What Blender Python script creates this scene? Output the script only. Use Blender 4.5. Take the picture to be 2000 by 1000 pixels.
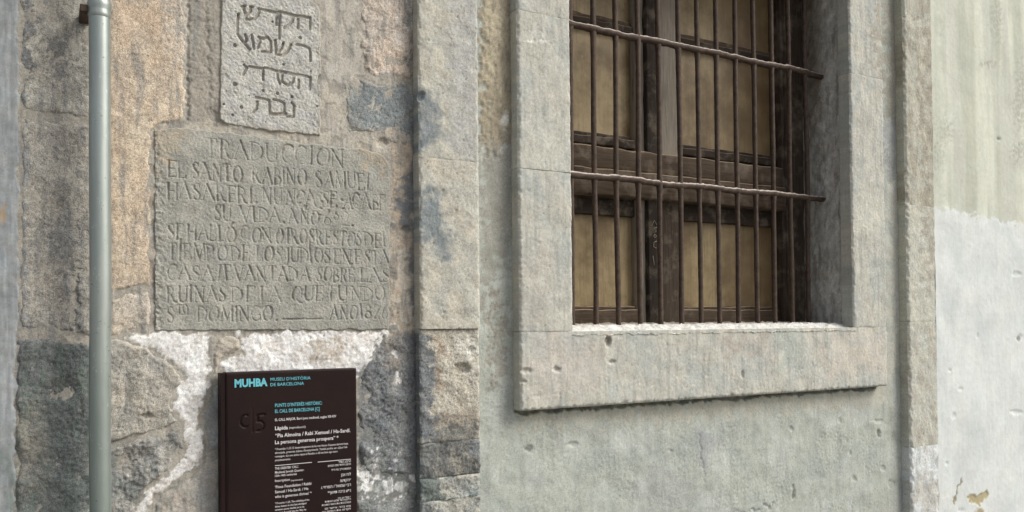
import bpy, math
import numpy as np

# ------------------------------------------------------------------ camera, sky, sun, exposure
for o in list(bpy.data.objects): bpy.data.objects.remove(o)
scn = bpy.context.scene
COL = scn.collection
YAW, PITCH, ROLL = math.radians(29.3), math.radians(.83), math.radians(-.566)
F, CX, CY = 1600.0, 1000.0, 613.0          # focal length and principal point on a 2000 x 1000 frame
CAM = np.array([0.0, -2.0, 1.55])
_f = np.array([math.sin(YAW)*math.cos(PITCH), math.cos(YAW)*math.cos(PITCH), math.sin(PITCH)])
_r = np.array([math.cos(YAW), -math.sin(YAW), 0.0]); _u = np.cross(_r, _f)
RX = math.cos(ROLL)*_r + math.sin(ROLL)*_u
UX = -math.sin(ROLL)*_r + math.cos(ROLL)*_u
from mathutils import Matrix
cam = bpy.data.cameras.new('camera'); camo = bpy.data.objects.new('camera', cam); COL.objects.link(camo)
cam.sensor_width = 36; cam.lens = 36*F/2000; cam.shift_y = (CY-500)/2000; cam.clip_end = 500; cam.clip_start = .02
camo.matrix_world = Matrix(((RX[0], UX[0], -_f[0], CAM[0]), (RX[1], UX[1], -_f[1], CAM[1]), (RX[2], UX[2], -_f[2], CAM[2]), (0, 0, 0, 1)))
scn.camera = camo

SUN_DIR = np.array([.80, -.62, .92]); SUN_DIR = SUN_DIR/np.linalg.norm(SUN_DIR)   # towards the brightest sky
world = bpy.data.worlds.new('World'); scn.world = world; world.use_nodes = True
wn = world.node_tree.nodes; wl = world.node_tree.links
sky = wn.new('ShaderNodeTexSky'); sky.sky_type = 'NISHITA'; sky.sun_disc = False
sky.sun_elevation = math.asin(SUN_DIR[2]); sky.sun_rotation = math.atan2(SUN_DIR[0], SUN_DIR[1])
sky.air_density = 1.0; sky.dust_density = 4.0; sky.ozone_density = 0.6
hsv = wn.new('ShaderNodeHueSaturation'); hsv.inputs['Saturation'].default_value = .45     # overcast: the blue is mostly washed out
wl.new(sky.outputs[0], hsv.inputs['Color']); wl.new(hsv.outputs[0], wn['Background'].inputs[0]); wn['Background'].inputs[1].default_value = .10
sun = bpy.data.lights.new('sun', 'SUN'); sun.energy = 1.5; sun.angle = math.radians(28); sun.color = (1, .985, .93)
suno = bpy.data.objects.new('sun', sun); COL.objects.link(suno)
from mathutils import Vector
suno.rotation_euler = Vector(SUN_DIR).to_track_quat('Z', 'Y').to_euler(); suno.location = (2, -4, 9)
scn.view_settings.view_transform = 'Standard'; scn.view_settings.look = 'None'
scn.view_settings.gamma = 1; scn.view_settings.use_curve_mapping = False
scn.view_settings.exposure = 0.75

# ------------------------------------------------------------------ survey of the facade: photo frame <-> wall planes
def proj(X, Y, Z):
    d0, d1, d2 = X-CAM[0], Y-CAM[1], Z-CAM[2]
    a = d0*RX[0]+d1*RX[1]+d2*RX[2]; b = d0*UX[0]+d1*UX[1]+d2*UX[2]; c = d0*_f[0]+d1*_f[1]+d2*_f[2]
    c = np.maximum(c, .05)
    return CX+F*a/c, CY-F*b/c
def unp(px, py, Y):
    d = (px-CX)/F*RX - (py-CY)/F*UX + _f
    p = CAM + (Y-CAM[1])/d[1]*d
    return p[0], p[2]

# ------------------------------------------------------------------ noise
rng = np.random.default_rng(11)
def _band(seed, n=1024, wl=16.0):
    r = np.random.default_rng(seed); f = np.fft.rfft2(r.normal(size=(n, n)))
    ky = np.fft.fftfreq(n)[:, None]; kx = np.fft.rfftfreq(n)[None, :]
    k = np.hypot(kx, ky)*wl
    g = np.fft.irfft2(f*np.exp(-((k-1)/.45)**2), s=(n, n))
    return (g/g.std()).astype(np.float32)
TAB = [_band(s) for s in range(4)]
def noise(X, Z, L, seed=0, ax=1.0, az=1.0):
    t = TAB[seed % 4]
    u = X/(L*ax)*16 + 137.3*seed+400; v = Z/(L*az)*16 + 71.7*seed+500
    ui = np.floor(u); vi = np.floor(v); fu = (u-ui).astype(np.float32); fv = (v-vi).astype(np.float32)
    fu = fu*fu*(3-2*fu); fv = fv*fv*(3-2*fv)
    ui = ui.astype(np.int64) & 1023; vi = vi.astype(np.int64) & 1023; u1 = (ui+1) & 1023; v1 = (vi+1) & 1023
    return (t[vi, ui]*(1-fu)+t[vi, u1]*fu)*(1-fv)+(t[v1, ui]*(1-fu)+t[v1, u1]*fu)*fv
def fbm(X, Z, L, octv=4, seed=0, gain=.55, ax=1.0, az=1.0):
    s = 0; a = 1.0; n = 0
    for i in range(octv):
        s = s + a*noise(X, Z, L, seed+i*3, ax, az); n += a*a; a *= gain; L *= .5
    return s/math.sqrt(n)
def sst(x, a=0.0, b=1.0):
    t = np.clip((x-a)/(b-a), 0, 1); return t*t*(3-2*t)
def chips(X, Z, L, seed, thr=.8):
    return sst(fbm(X, Z, L, 5, seed, .6), thr, thr+.12)
def pits(X, Z, L, seed, thr=1.6):
    return sst(noise(X, Z, L, seed), thr, thr+.8)

# ------------------------------------------------------------------ masks drawn on the survey
def seg_dist(px, py, pts, closed=False):
    d = np.full(np.shape(px), 1e9)
    n = len(pts)
    for i in range(n if closed else n-1):
        x0, y0 = pts[i][:2]; x1, y1 = pts[(i+1) % n][:2]
        dx, dy = x1-x0, y1-y0; L2 = dx*dx+dy*dy+1e-9
        t = np.clip(((px-x0)*dx+(py-y0)*dy)/L2, 0, 1)
        d = np.minimum(d, np.hypot(px-x0-t*dx, py-y0-t*dy))
    return d
def poly_sd(px, py, pts):
    ins = np.zeros(np.shape(px), bool); n = len(pts)
    for i in range(n):
        x0, y0 = pts[i]; x1, y1 = pts[(i+1) % n]
        if y0 == y1: continue
        c = ((y0 > py) != (y1 > py)) & (px < (x1-x0)*(py-y0)/(y1-y0)+x0)
        ins ^= c
    d = seg_dist(px, py, pts, True)
    return np.where(ins, d, -d)
def P(px, py, pts, soft=5, warp=7, wl=34, seed=1):
    w = warp*fbm(px, py, wl, 4, seed, .6) if warp else 0
    return sst(poly_sd(px, py, pts)+w, -soft, soft)
def B(px, py, cx, cy, rx, ry, soft=.35, warp=.22, wl=30, seed=2):
    r = np.hypot((px-cx)/rx, (py-cy)/ry) + warp*fbm(px, py, wl, 4, seed, .65)
    return 1-sst(r, 1-soft, 1+soft)
def G(px, py, pts, w=2.0, warp=3, wl=26, seed=3):
    qx = px+warp*fbm(px, py, wl, 3, seed); qy = py+warp*fbm(px, py, wl, 3, seed+5)
    return 1-sst(seg_dist(qx, qy, pts), w*.4, w*1.3)
def L(c):
    c = np.array(c, float)/255
    return np.where(c <= .04045, c/12.92, ((c+.055)/1.055)**2.4)
def mix(a, b, m):
    return a+(np.asarray(b)-a)*np.asarray(m)[..., None]
def flat(px, c):
    return np.broadcast_to(L(c), np.shape(px)+(3,)).copy()
def mottle(c, X, Z, amt=.10, Lm=.12, seed=7, hue=.03):
    n = fbm(X, Z, Lm, 5, seed, .7); h = fbm(X, Z, Lm*1.7, 3, seed+2)
    c = c*(1+amt*n)[..., None]; hue = hue*.35
    return c*(1+np.stack([hue*h, 0*h, -hue*h], -1))

# ------------------------------------------------------------------ objects
def thing(name, label, cat, loc=(0, 0, 0), group=None):
    o = bpy.data.objects.new(name, None); COL.objects.link(o); o.location = loc; o.empty_display_size = .05
    o['label'] = label; o['category'] = cat
    if group: o['group'] = group
    return o
def link(name, me, mat, parent=None, label=None):
    o = bpy.data.objects.new(name, me); COL.objects.link(o)
    if mat and not me.materials: me.materials.append(mat)
    if parent is not None:
        o.parent = parent; lo = parent; off = Vector((0, 0, 0))
        while lo is not None: off += lo.location; lo = lo.parent
        me.transform(Matrix.Translation(-off))
    if label: o['label'] = label
    return o
def mesh_np(name, V, Q, tint=None, smooth=True):
    me = bpy.data.meshes.new(name)
    V = np.asarray(V, np.float32); Q = np.asarray(Q, np.int32)
    me.vertices.add(len(V)); me.vertices.foreach_set('co', V.ravel())
    k = Q.shape[1]
    me.loops.add(Q.size); me.loops.foreach_set('vertex_index', Q.ravel())
    me.polygons.add(len(Q)); me.polygons.foreach_set('loop_start', np.arange(0, Q.size, k, dtype=np.int32))
    me.polygons.foreach_set('use_smooth', np.full(len(Q), smooth))
    if tint is not None:
        a = me.color_attributes.new('tint', 'FLOAT_COLOR', 'POINT')
        c = np.ones((len(V), 4), np.float32); lum = tint@np.array([.2126, .7152, .0722]); c[:, :3] = np.clip(lum[:, None]+.84*(tint-lum[:, None]), 0, 1)*np.array([.985, 1.005, .985]); a.data.foreach_set('color', c.ravel())
    me.update(); me.validate()
    return me
def axis(a, b, res, fa=None, fb=None, coarse=.06):
    fa = a if fa is None else max(a, fa); fb = b if fb is None else min(b, fb)
    r = []
    if fa > a+1e-6: r += list(np.linspace(a, fa, max(2, int((fa-a)/coarse)+1))[:-1])
    r += list(np.linspace(fa, fb, max(2, int(round((fb-fa)/res))+1)))
    if fb < b-1e-6: r += list(np.linspace(fb, b, max(2, int((b-fb)/coarse)+1))[1:])
    return np.array(r)
WALLF = ((1, 0, 0), (0, 0, 1), (0, -1, 0))
REVR = ((0, -1, 0), (0, 0, 1), (-1, 0, 0))
REVL = ((0, 1, 0), (0, 0, 1), (1, 0, 0))
SILLF = ((1, 0, 0), (0, 1, 0), (0, 0, 1))
LINTF = ((1, 0, 0), (0, -1, 0), (0, 0, -1))
def sheet(name, us, vs, O, fr, fh, fc, mat, parent, keep=None, back=None, label=None):
    """a slab with a real, uneven face: fh gives the relief in metres, fc the colour of the stuff"""
    U, Vv = np.meshgrid(us, vs); A, Bv, N = (np.array(v, float) for v in fr); O = np.array(O, float)
    base = O+U[..., None]*A+Vv[..., None]*Bv
    px, py = proj(base[..., 0], base[..., 1], base[..., 2])
    H = np.broadcast_to(fh(U, Vv, px, py), U.shape); C = fc(U, Vv, px, py, H)
    pos = base+H[..., None]*N
    nv, nu = U.shape; idx = np.arange(nu*nv).reshape(nv, nu)
    Q = np.stack([idx[:-1, :-1], idx[:-1, 1:], idx[1:, 1:], idx[1:, :-1]], -1).reshape(-1, 4)
    if keep is not None:
        k = keep(U, Vv, px, py).ravel(); Q = Q[k[Q].all(1)]
    V = pos.reshape(-1, 3); Ct = C.reshape(-1, 3)
    if back is not None:
        ring = np.concatenate([idx[0, :], idx[1:, -1], idx[-1, -2::-1], idx[-2:0:-1, 0]])
        n = len(ring); b0 = len(V)
        f = V[ring]; d = (f-O)@N
        g = f-(d+back)[:, None]*N
        V = np.concatenate([V, f, g]); Ct = np.concatenate([Ct, Ct[ring], Ct[ring]])
        i = np.arange(n); j = (i+1) % n
        Q = np.concatenate([Q, np.stack([b0+j, b0+i, b0+n+i, b0+n+j], -1)])
    if keep is not None:
        used = np.unique(Q); re = np.zeros(len(V), int); re[used] = np.arange(len(used)); V = V[used]; Ct = Ct[used]; Q = re[Q]
    return link(name, mesh_np(name, V, Q, Ct), mat, parent, label)
def edge_round(U, V, us, vs, r, amp, seed=0, sides='lrbt', wl=.05):
    """wear along the borders of a slab"""
    d = np.full(U.shape, 9.0)
    if 'l' in sides: d = np.minimum(d, U-us[0])
    if 'r' in sides: d = np.minimum(d, us[-1]-U)
    if 'b' in sides: d = np.minimum(d, V-vs[0])
    if 't' in sides: d = np.minimum(d, vs[-1]-V)
    rr = r*(1+.6*np.clip(fbm(U, V, wl, 4, seed+4, .7), -1.2, 2.5))
    return -amp*(1-sst(d/np.maximum(rr, 1e-4)))

def box_mesh(name, x0, x1, y0, y1, z0, z1, bev=.002, tint=None):
    import bmesh
    bm = bmesh.new(); bmesh.ops.create_cube(bm, size=1)
    bmesh.ops.transform(bm, matrix=Matrix.Translation(((x0+x1)/2, (y0+y1)/2, (z0+z1)/2)) @ Matrix.Diagonal((x1-x0, y1-y0, z1-z0, 1)), verts=bm.verts)
    if bev: bmesh.ops.bevel(bm, geom=bm.edges[:], offset=min(bev, .3*min(x1-x0, y1-y0, z1-z0)), segments=2, affect='EDGES', profile=.5)
    me = bpy.data.meshes.new(name); bm.to_mesh(me); bm.free()
    return me
def wobble(me, amp, Lw, seed=0, axes=(1, 1, 1)):
    n = len(me.vertices); co = np.zeros(n*3, np.float32); me.vertices.foreach_get('co', co); co = co.reshape(-1, 3)
    a = co[:, 0]+co[:, 1]*.7; b = co[:, 2]+co[:, 1]*.3
    for k in range(3): co[:, k] += amp*axes[k]*noise(a, b, Lw, seed+k)
    me.vertices.foreach_set('co', co.ravel()); me.update()
def plank(name, x0, x1, y0, y1, z0, z1, mat, parent, bev=.003, seed=0, label=None):
    """a length of old timber: rounded arrises, slightly out of true"""
    import bmesh
    me = box_mesh(name, x0, x1, y0, y1, z0, z1, bev)
    bm = bmesh.new(); bm.from_mesh(me)
    ax = 0 if (x1-x0) > (z1-z0) else 2
    lng = [e for e in bm.edges if abs((e.verts[0].co-e.verts[1].co)[ax]) > .6*max(x1-x0, z1-z0)]
    bmesh.ops.subdivide_edges(bm, edges=lng, cuts=max(2, min(40, int(max(x1-x0, z1-z0)/.025))), use_grid_fill=True)
    for f in bm.faces: f.smooth = True
    bm.to_mesh(me); bm.free(); wobble(me, .0012, .12, seed)
    return link(name, me, mat, parent, label)
def tube_mesh(name, pts, rad, sides=12, cap=True, tint=None):
    pts = np.array(pts, float); n = len(pts); rad = np.broadcast_to(rad, (n,) if np.ndim(rad) < 2 else np.shape(rad))
    T = np.gradient(pts, axis=0); T /= np.linalg.norm(T, axis=1)[:, None]
    ref = np.array([0, 1, 0.]); S = np.cross(T, ref); S /= np.linalg.norm(S, axis=1)[:, None]; W = np.cross(S, T)
    a = np.arange(sides)*2*math.pi/sides
    r = rad if rad.ndim == 2 else rad[:, None]*np.ones(sides)
    V = pts[:, None]+r[..., None]*(np.cos(a)[None, :, None]*S[:, None]+np.sin(a)[None, :, None]*W[:, None])
    idx = np.arange(n*sides).reshape(n, sides); nx = np.roll(idx, -1, 1)
    Q = np.stack([idx[:-1], nx[:-1], nx[1:], idx[1:]], -1).reshape(-1, 4)
    V = V.reshape(-1, 3)
    if cap:
        b = len(V); V = np.concatenate([V, pts[:1], pts[-1:]])
        c0 = np.stack([idx[0], idx[0], nx[0], np.full(sides, b)], -1)[:, [3, 2, 1, 1]]
        Q3 = np.concatenate([np.stack([np.full(sides, b), nx[0], idx[0]], -1), np.stack([np.full(sides, b+1), idx[-1], nx[-1]], -1)])
        me = bpy.data.meshes.new(name); me.from_pydata(V.tolist(), [], Q.tolist()+Q3.tolist())
        me.polygons.foreach_set('use_smooth', np.ones(len(me.polygons), bool)); me.update(); 
    else: me = mesh_np(name, V, Q)
    return me

# ------------------------------------------------------------------ materials
def nodes(name):
    m = bpy.data.materials.new(name); m.use_nodes = True
    nt = m.node_tree; return m, nt.nodes, nt.links, nt.nodes['Principled BSDF']
def n_noise(N, K, vec, scale, detail=4, rough=.6, sc=None):
    n = N.new('ShaderNodeTexNoise'); n.inputs['Scale'].default_value = scale; n.inputs['Detail'].default_value = detail; n.inputs['Roughness'].default_value = rough
    if sc:
        mp = N.new('ShaderNodeMapping'); mp.inputs['Scale'].default_value = sc; K.new(vec, mp.inputs[0]); vec = mp.outputs[0]
    K.new(vec, n.inputs['Vector']); return n.outputs['Fac']
def n_map(N, K, v, a, b, c, d):
    n = N.new('ShaderNodeMapRange'); n.clamp = True
    for i, x in enumerate((a, b, c, d)): n.inputs[i+1].default_value = x
    K.new(v, n.inputs[0]); return n.outputs[0]
def n_math(N, K, op, a, b):
    n = N.new('ShaderNodeMath'); n.operation = op
    for i, x in enumerate((a, b)):
        if hasattr(x, 'links') or hasattr(x, 'is_linked'): K.new(x, n.inputs[i])
        else: n.inputs[i].default_value = x
    return n.outputs[0]
def n_mul(N, K, col, fac):
    n = N.new('ShaderNodeVectorMath'); n.operation = 'SCALE'; K.new(col, n.inputs[0]); K.new(fac, n.inputs['Scale']); return n.outputs[0]
def n_mix(N, K, fac, a, b):
    n = N.new('ShaderNodeMix'); n.data_type = 'RGBA'
    for s, x in ((0, fac), (6, a), (7, b)):
        if hasattr(x, 'is_linked'): K.new(x, n.inputs[s])
        elif s == 0: n.inputs[s].default_value = x
        else: n.inputs[s].default_value = (*x, 1)
    return n.outputs[2]
def masonry(name, grain=260, spk=.22, bump=.5, dist=.0016, pit=0.0, brush=0.0, rough=.92):
    m, N, K, b = nodes(name)
    g = N.new('ShaderNodeNewGeometry').outputs['Position']
    at = N.new('ShaderNodeAttribute'); at.attribute_name = 'tint'
    n1 = n_noise(N, K, g, grain*.62, 3, .75); n2 = n_noise(N, K, g, grain*.20, 5, .7); n3 = n_noise(N, K, g, grain*1.7, 2, .7)
    v = n_math(N, K, 'ADD', n_map(N, K, n1, .32, .68, 1-spk, 1+spk*.8), n_map(N, K, n2, .3, .7, -spk*.3, spk*.3))
    v = n_math(N, K, 'ADD', v, n_map(N, K, n3, .32, .68, -spk*1.1, spk*1.1))
    h = n_math(N, K, 'ADD', n_math(N, K, 'MULTIPLY', n1, 1.0), n_math(N, K, 'MULTIPLY', n2, .22))
    h = n_math(N, K, 'ADD', h, n_math(N, K, 'MULTIPLY', n3, .7))
    if pit:
        vo = N.new('ShaderNodeTexVoronoi'); vo.inputs['Scale'].default_value = grain*.30; K.new(g, vo.inputs['Vector'])
        gate = n_map(N, K, n_noise(N, K, g, grain*.09, 2), .5, .62, 0, 1)
        pm = n_math(N, K, 'MULTIPLY', n_map(N, K, vo.outputs['Distance'], .10, .28, 1, 0), gate)
        h = n_math(N, K, 'SUBTRACT', h, n_math(N, K, 'MULTIPLY', pm, pit*1.6)); v = n_math(N, K, 'SUBTRACT', v, n_math(N, K, 'MULTIPLY', pm, .35*pit+.1))
    if brush:
        nb = n_noise(N, K, g, 75, 4, .65, (1.6, 1, .07)); h = n_math(N, K, 'ADD', h, n_math(N, K, 'MULTIPLY', nb, brush*.35))
        v = n_math(N, K, 'ADD', v, n_map(N, K, nb, .3, .7, -brush*.16, brush*.16))
    K.new(n_mul(N, K, at.outputs['Color'], v), b.inputs['Base Color'])
    bp = N.new('ShaderNodeBump'); bp.inputs['Strength'].default_value = bump; bp.inputs['Distance'].default_value = dist
    K.new(h, bp.inputs['Height']); K.new(bp.outputs[0], b.inputs['Normal'])
    b.inputs['Roughness'].default_value = rough; b.inputs['Specular IOR Level'].default_value = .25
    return m
M_ROUGH = masonry('rough_stone', 250, .30, .8, .0024, .5)
M_SAND = masonry('sandy_stone', 300, .32, .7, .0018, .4)
M_PLAST = masonry('old_plaster', 300, .19, .5, .0014, .4, .12)
M_SURR = masonry('brushed_stone', 210, .13, .4, .0011, .3, .45)
M_SMOOTH = masonry('brushed_render', 300, .08, .28, .0009, .2, .6)
M_FIELD = masonry('cement_render', 210, .13, .5, .0014, .3, .25)
M_TAB = masonry('tablet_stone', 360, .20, .55, .0011, .3)
M_PAINT = masonry('painted_render', 280, .06, .28, .0009, .3, .25, .8)

def m_pipe():
    m, N, K, b = nodes('pipe_paint'); g = N.new('ShaderNodeNewGeometry').outputs['Position']
    c = n_mix(N, K, n_map(N, K, n_noise(N, K, g, 22, 5, .65, (1, 1, .12)), .35, .7, 0, 1), L((144, 152, 147)), L((168, 174, 169)))
    zz = N.new('ShaderNodeSeparateXYZ'); K.new(g, zz.inputs[0])
    c = n_mix(N, K, n_map(N, K, zz.outputs['Z'], 1.55, 1.05, 0, .55), c, L((112, 130, 122)))
    sp = n_map(N, K, n_noise(N, K, g, 48, 6, .8, (1, 1, .6)), .62, .68, 0, .7)
    c = n_mix(N, K, sp, c, L((196, 205, 202)))
    dk = n_map(N, K, n_noise(N, K, g, 110, 4, .75), .64, .72, 0, .75)
    c = n_mix(N, K, dk, c, L((84, 88, 84)))
    K.new(c, b.inputs['Base Color'])
    K.new(n_map(N, K, n_noise(N, K, g, 40, 4), .3, .7, .27, .4), b.inputs['Roughness']); b.inputs['Metallic'].default_value = .55
    bp = N.new('ShaderNodeBump'); bp.inputs['Strength'].default_value = .15; bp.inputs['Distance'].default_value = .001
    K.new(n_noise(N, K, g, 90, 4), bp.inputs['Height']); K.new(bp.outputs[0], b.inputs['Normal'])
    return m
def m_iron():
    m, N, K, b = nodes('rusty_iron'); G0 = N.new('ShaderNodeNewGeometry'); g = G0.outputs['Position']
    c = n_mix(N, K, n_map(N, K, n_noise(N, K, g, 45, 5, .7), .35, .68, 0, 1), L((54, 44, 38)), L((84, 68, 56)))
    c = n_mix(N, K, n_map(N, K, n_noise(N, K, g, 320, 3, .7), .60, .70, 0, .5), c, L((132, 114, 100)))
    s = N.new('ShaderNodeSeparateXYZ'); K.new(G0.outputs['Normal'], s.inputs[0])
    d = n_math(N, K, 'MULTIPLY', n_map(N, K, s.outputs['Z'], .35, .8, 0, 1), n_map(N, K, n_noise(N, K, g, 70, 4), .25, .55, .35, 1))
    c = n_mix(N, K, d, c, L((205, 192, 182)))
    K.new(c, b.inputs['Base Color']); b.inputs['Roughness'].default_value = .75; b.inputs['Specular IOR Level'].default_value = .3
    bp = N.new('ShaderNodeBump'); bp.inputs['Strength'].default_value = .6; bp.inputs['Distance'].default_value = .002
    K.new(n_noise(N, K, g, 170, 4, .7), bp.inputs['Height']); K.new(bp.outputs[0], b.inputs['Normal'])
    return m
def m_wood(name, c0, c1, horiz=False, dust=(150, 132, 112)):
    m, N, K, b = nodes(name); G0 = N.new('ShaderNodeNewGeometry'); g = G0.outputs['Position']
    sc = (.06, 1, 1) if horiz else (1, 1, .06)
    n1 = n_noise(N, K, g, 130, 5, .65, sc); n2 = n_noise(N, K, g, 14, 5, .65)
    c = n_mix(N, K, n_map(N, K, n1, .3, .7, 0, 1), L(c0), L(c1))
    c = n_mix(N, K, n_map(N, K, n2, .5, .68, 0, .55), c, L((128, 118, 104)))
    c = n_mix(N, K, n_map(N, K, n_noise(N, K, g, 60, 5, .75, sc), .62, .70, 0, .8), c, L((36, 30, 26)))
    s = N.new('ShaderNodeSeparateXYZ'); K.new(G0.outputs['Normal'], s.inputs[0])
    c = n_mix(N, K, n_map(N, K, s.outputs['Z'], .3, .9, 0, .85), c, L(dust))
    K.new(c, b.inputs['Base Color']); b.inputs['Roughness'].default_value = .85; b.inputs['Specular IOR Level'].default_value = .2
    bp = N.new('ShaderNodeBump'); bp.inputs['Strength'].default_value = .5; bp.inputs['Distance'].default_value = .002
    K.new(n1, bp.inputs['Height']); K.new(bp.outputs[0], b.inputs['Normal'])
    return m
def m_pane():
    m, N, K, b = nodes('dirty_pane'); g = N.new('ShaderNodeNewGeometry').outputs['Position']
    c = n_mix(N, K, n_map(N, K, n_noise(N, K, g, 5.5, 5, .65), .38, .62, 0, 1), L((106, 88, 58)), L((158, 140, 104)))
    c = n_mix(N, K, n_map(N, K, n_noise(N, K, g, 30, 4, .65, (1, 1, .08)), .45, .75, 0, .6), c, L((104, 82, 50)))
    c = n_mix(N, K, n_map(N, K, n_noise(N, K, g, 140, 5, .75), .60, .70, 0, .7), c, L((80, 62, 42)))
    c = n_mix(N, K, n_map(N, K, n_noise(N, K, g, 60, 5, .8), .60, .72, 0, .5), c, L((176, 160, 132)))
    c = n_mix(N, K, n_map(N, K, n_noise(N, K, g, 95, 6, .8, (1, 1, .05)), .52, .66, 0, .45), c, L((84, 68, 44)))
    xx = N.new('ShaderNodeSeparateXYZ'); K.new(g, xx.inputs[0])
    c = n_mix(N, K, n_math(N, K, 'MULTIPLY', n_map(N, K, xx.outputs['X'], 2.08, 2.28, 0, .75), n_map(N, K, n_noise(N, K, g, 9, 4), .3, .6, .6, 1)), c, L((88, 66, 38)))
    K.new(c, b.inputs['Base Color']); b.inputs['Roughness'].default_value = .5; b.inputs['Specular IOR Level'].default_value = .35
    return m
def m_sign():
    m, N, K, b = nodes('sign_enamel'); g = N.new('ShaderNodeNewGeometry').outputs['Position']
    c = n_mix(N, K, n_map(N, K, n_noise(N, K, g, 9, 5, .65), .35, .7, 0, 1), L((27, 16, 16)), L((35, 21, 18)))
    c = n_mix(N, K, n_map(N, K, n_noise(N, K, g, 240, 4, .75), .66, .74, 0, .5), c, L((104, 82, 76)))
    K.new(c, b.inputs['Base Color']); b.inputs['Roughness'].default_value = .55; b.inputs['Specular IOR Level'].default_value = .15
    bp = N.new('ShaderNodeBump'); bp.inputs['Strength'].default_value = .1; bp.inputs['Distance'].default_value = .001
    K.new(n_noise(N, K, g, 150, 3), bp.inputs['Height']); K.new(bp.outputs[0], b.inputs['Normal'])
    return m
def m_ink(name, c, worn=.3):
    m, N, K, b = nodes(name); g = N.new('ShaderNodeNewGeometry').outputs['Position']
    c2 = n_mix(N, K, n_map(N, K, n_noise(N, K, g, 160, 4, .7), .5, .75, 0, worn), L(c), L((70, 48, 46)))
    K.new(c2, b.inputs['Base Color']); b.inputs['Roughness'].default_value = .6
    return m
def m_plain(name, c, scale=30, amt=.2, rough=.9):
    m, N, K, b = nodes(name); g = N.new('ShaderNodeNewGeometry').outputs['Position']
    c = L(c); c2 = n_mix(N, K, n_noise(N, K, g, scale, 6, .65), c*(1-amt), c*(1+amt))
    K.new(c2, b.inputs['Base Color']); b.inputs['Roughness'].default_value = rough
    return m
M_PIPE, M_IRON, M_PANE, M_SIGN = m_pipe(), m_iron(), m_pane(), m_sign()
M_WOODV = m_wood('old_wood_upright', (50, 42, 35), (80, 69, 58)); M_WOODH = m_wood('old_wood_rail', (58, 48, 39), (88, 74, 60), True, (170, 152, 130)); M_WOODD = m_wood('dark_wood_rail', (38, 32, 27), (58, 49, 41), True)
M_WHITE = m_ink('white_print', (214, 210, 210)); M_CYAN = m_ink('turquoise_print', (96, 176, 188), .15); M_SCREW = m_plain('screw_steel', (120, 112, 110), 200, .2, .5)

# ------------------------------------------------------------------ ground
def quad(name, x0, x1, y0, y1, z, mat):
    me = bpy.data.meshes.new(name); me.from_pydata([(x0, y0, z), (x1, y0, z), (x1, y1, z), (x0, y1, z)], [], [(0, 1, 2, 3)]); me.update()
    return link(name, me, mat)
gnd = quad('ground', -60, 60, -60, 60, 0, m_plain('paving', (128, 124, 118), 8, .15)); gnd['kind'] = 'structure'

ZT = 5.0
# ------------------------------------------------------------------ left stone wall
wall = thing('stone_wall', 'weathered tan and grey stone wall with white mortar behind drainpipe and inscribed tablets', 'wall', (-.2, 0, 0))
RES = .0028
FX0, FX1, FZ0, FZ1 = -.16, .86, 1.0, 2.42
WA = [(244, 659), (300, 647), (409, 655), (405, 692), (409, 724), (405, 770), (389, 798), (386, 816), (389, 848), (396, 880), (384, 908), (347, 936), (310, 959), (292, 977), (281, 1015), (262, 1015), (269, 982), (301, 950), (338, 922), (368, 884), (362, 862), (359, 848), (361, 825), (347, 811), (340, 793), (343, 775), (360, 749), (359, 733), (343, 708), (315, 690), (283, 673)]
WB = [(440, 705), (478, 690), (470, 650), (748, 646), (728, 690), (705, 716), (690, 735), (436, 735)]
def white_m(px, py, soft=3): return np.maximum(P(px, py, WA, soft, 3.5, 40, 1), P(px, py, WB, soft, 6, 30, 2))
def left_h(X, Z, px, py):
    h = .0012+.0005*fbm(X, Z, .12, 3, 1, .5)+.0003*fbm(X, Z, .012, 3, 2)
    wm = white_m(px, py)
    h = h+wm*(.0012+.0004*fbm(X, Z, .03, 4, 5, .7)+.0006*chips(X, Z, .06, 6, .3))
    smooth = P(px, py, [(629, -60), (700, -60), (702, 130), (668, 165), (668, 250), (629, 270)], 6, 4)
    h = h*(1-.7*smooth)+.001*smooth
    ch = P(px, py, [(366, -60), (424, -60), (424, 240), (366, 240)], 4, 2)
    h = h-.003*ch*pits(X, Z, .010, 9, 1.7)
    h = h-.004*G(px, py, [(368, -20), (366, 235)], 3, 2)-.003*G(px, py, [(402, -20), (405, 120), (420, 250)], 2, 3)
    rt = P(px, py, [(768, 290), (815, 290), (815, 650), (764, 650)], 4, 3)
    h = h-.0012*chips(X, Z, .09, 11, .6)
    h = h+rt*(.001+.0008*fbm(X, Z, .05, 4, 8))-.007*B(px, py, 790, 446, 9, 7)-.006*B(px, py, 748, 278, 10, 8)
    return h
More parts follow.
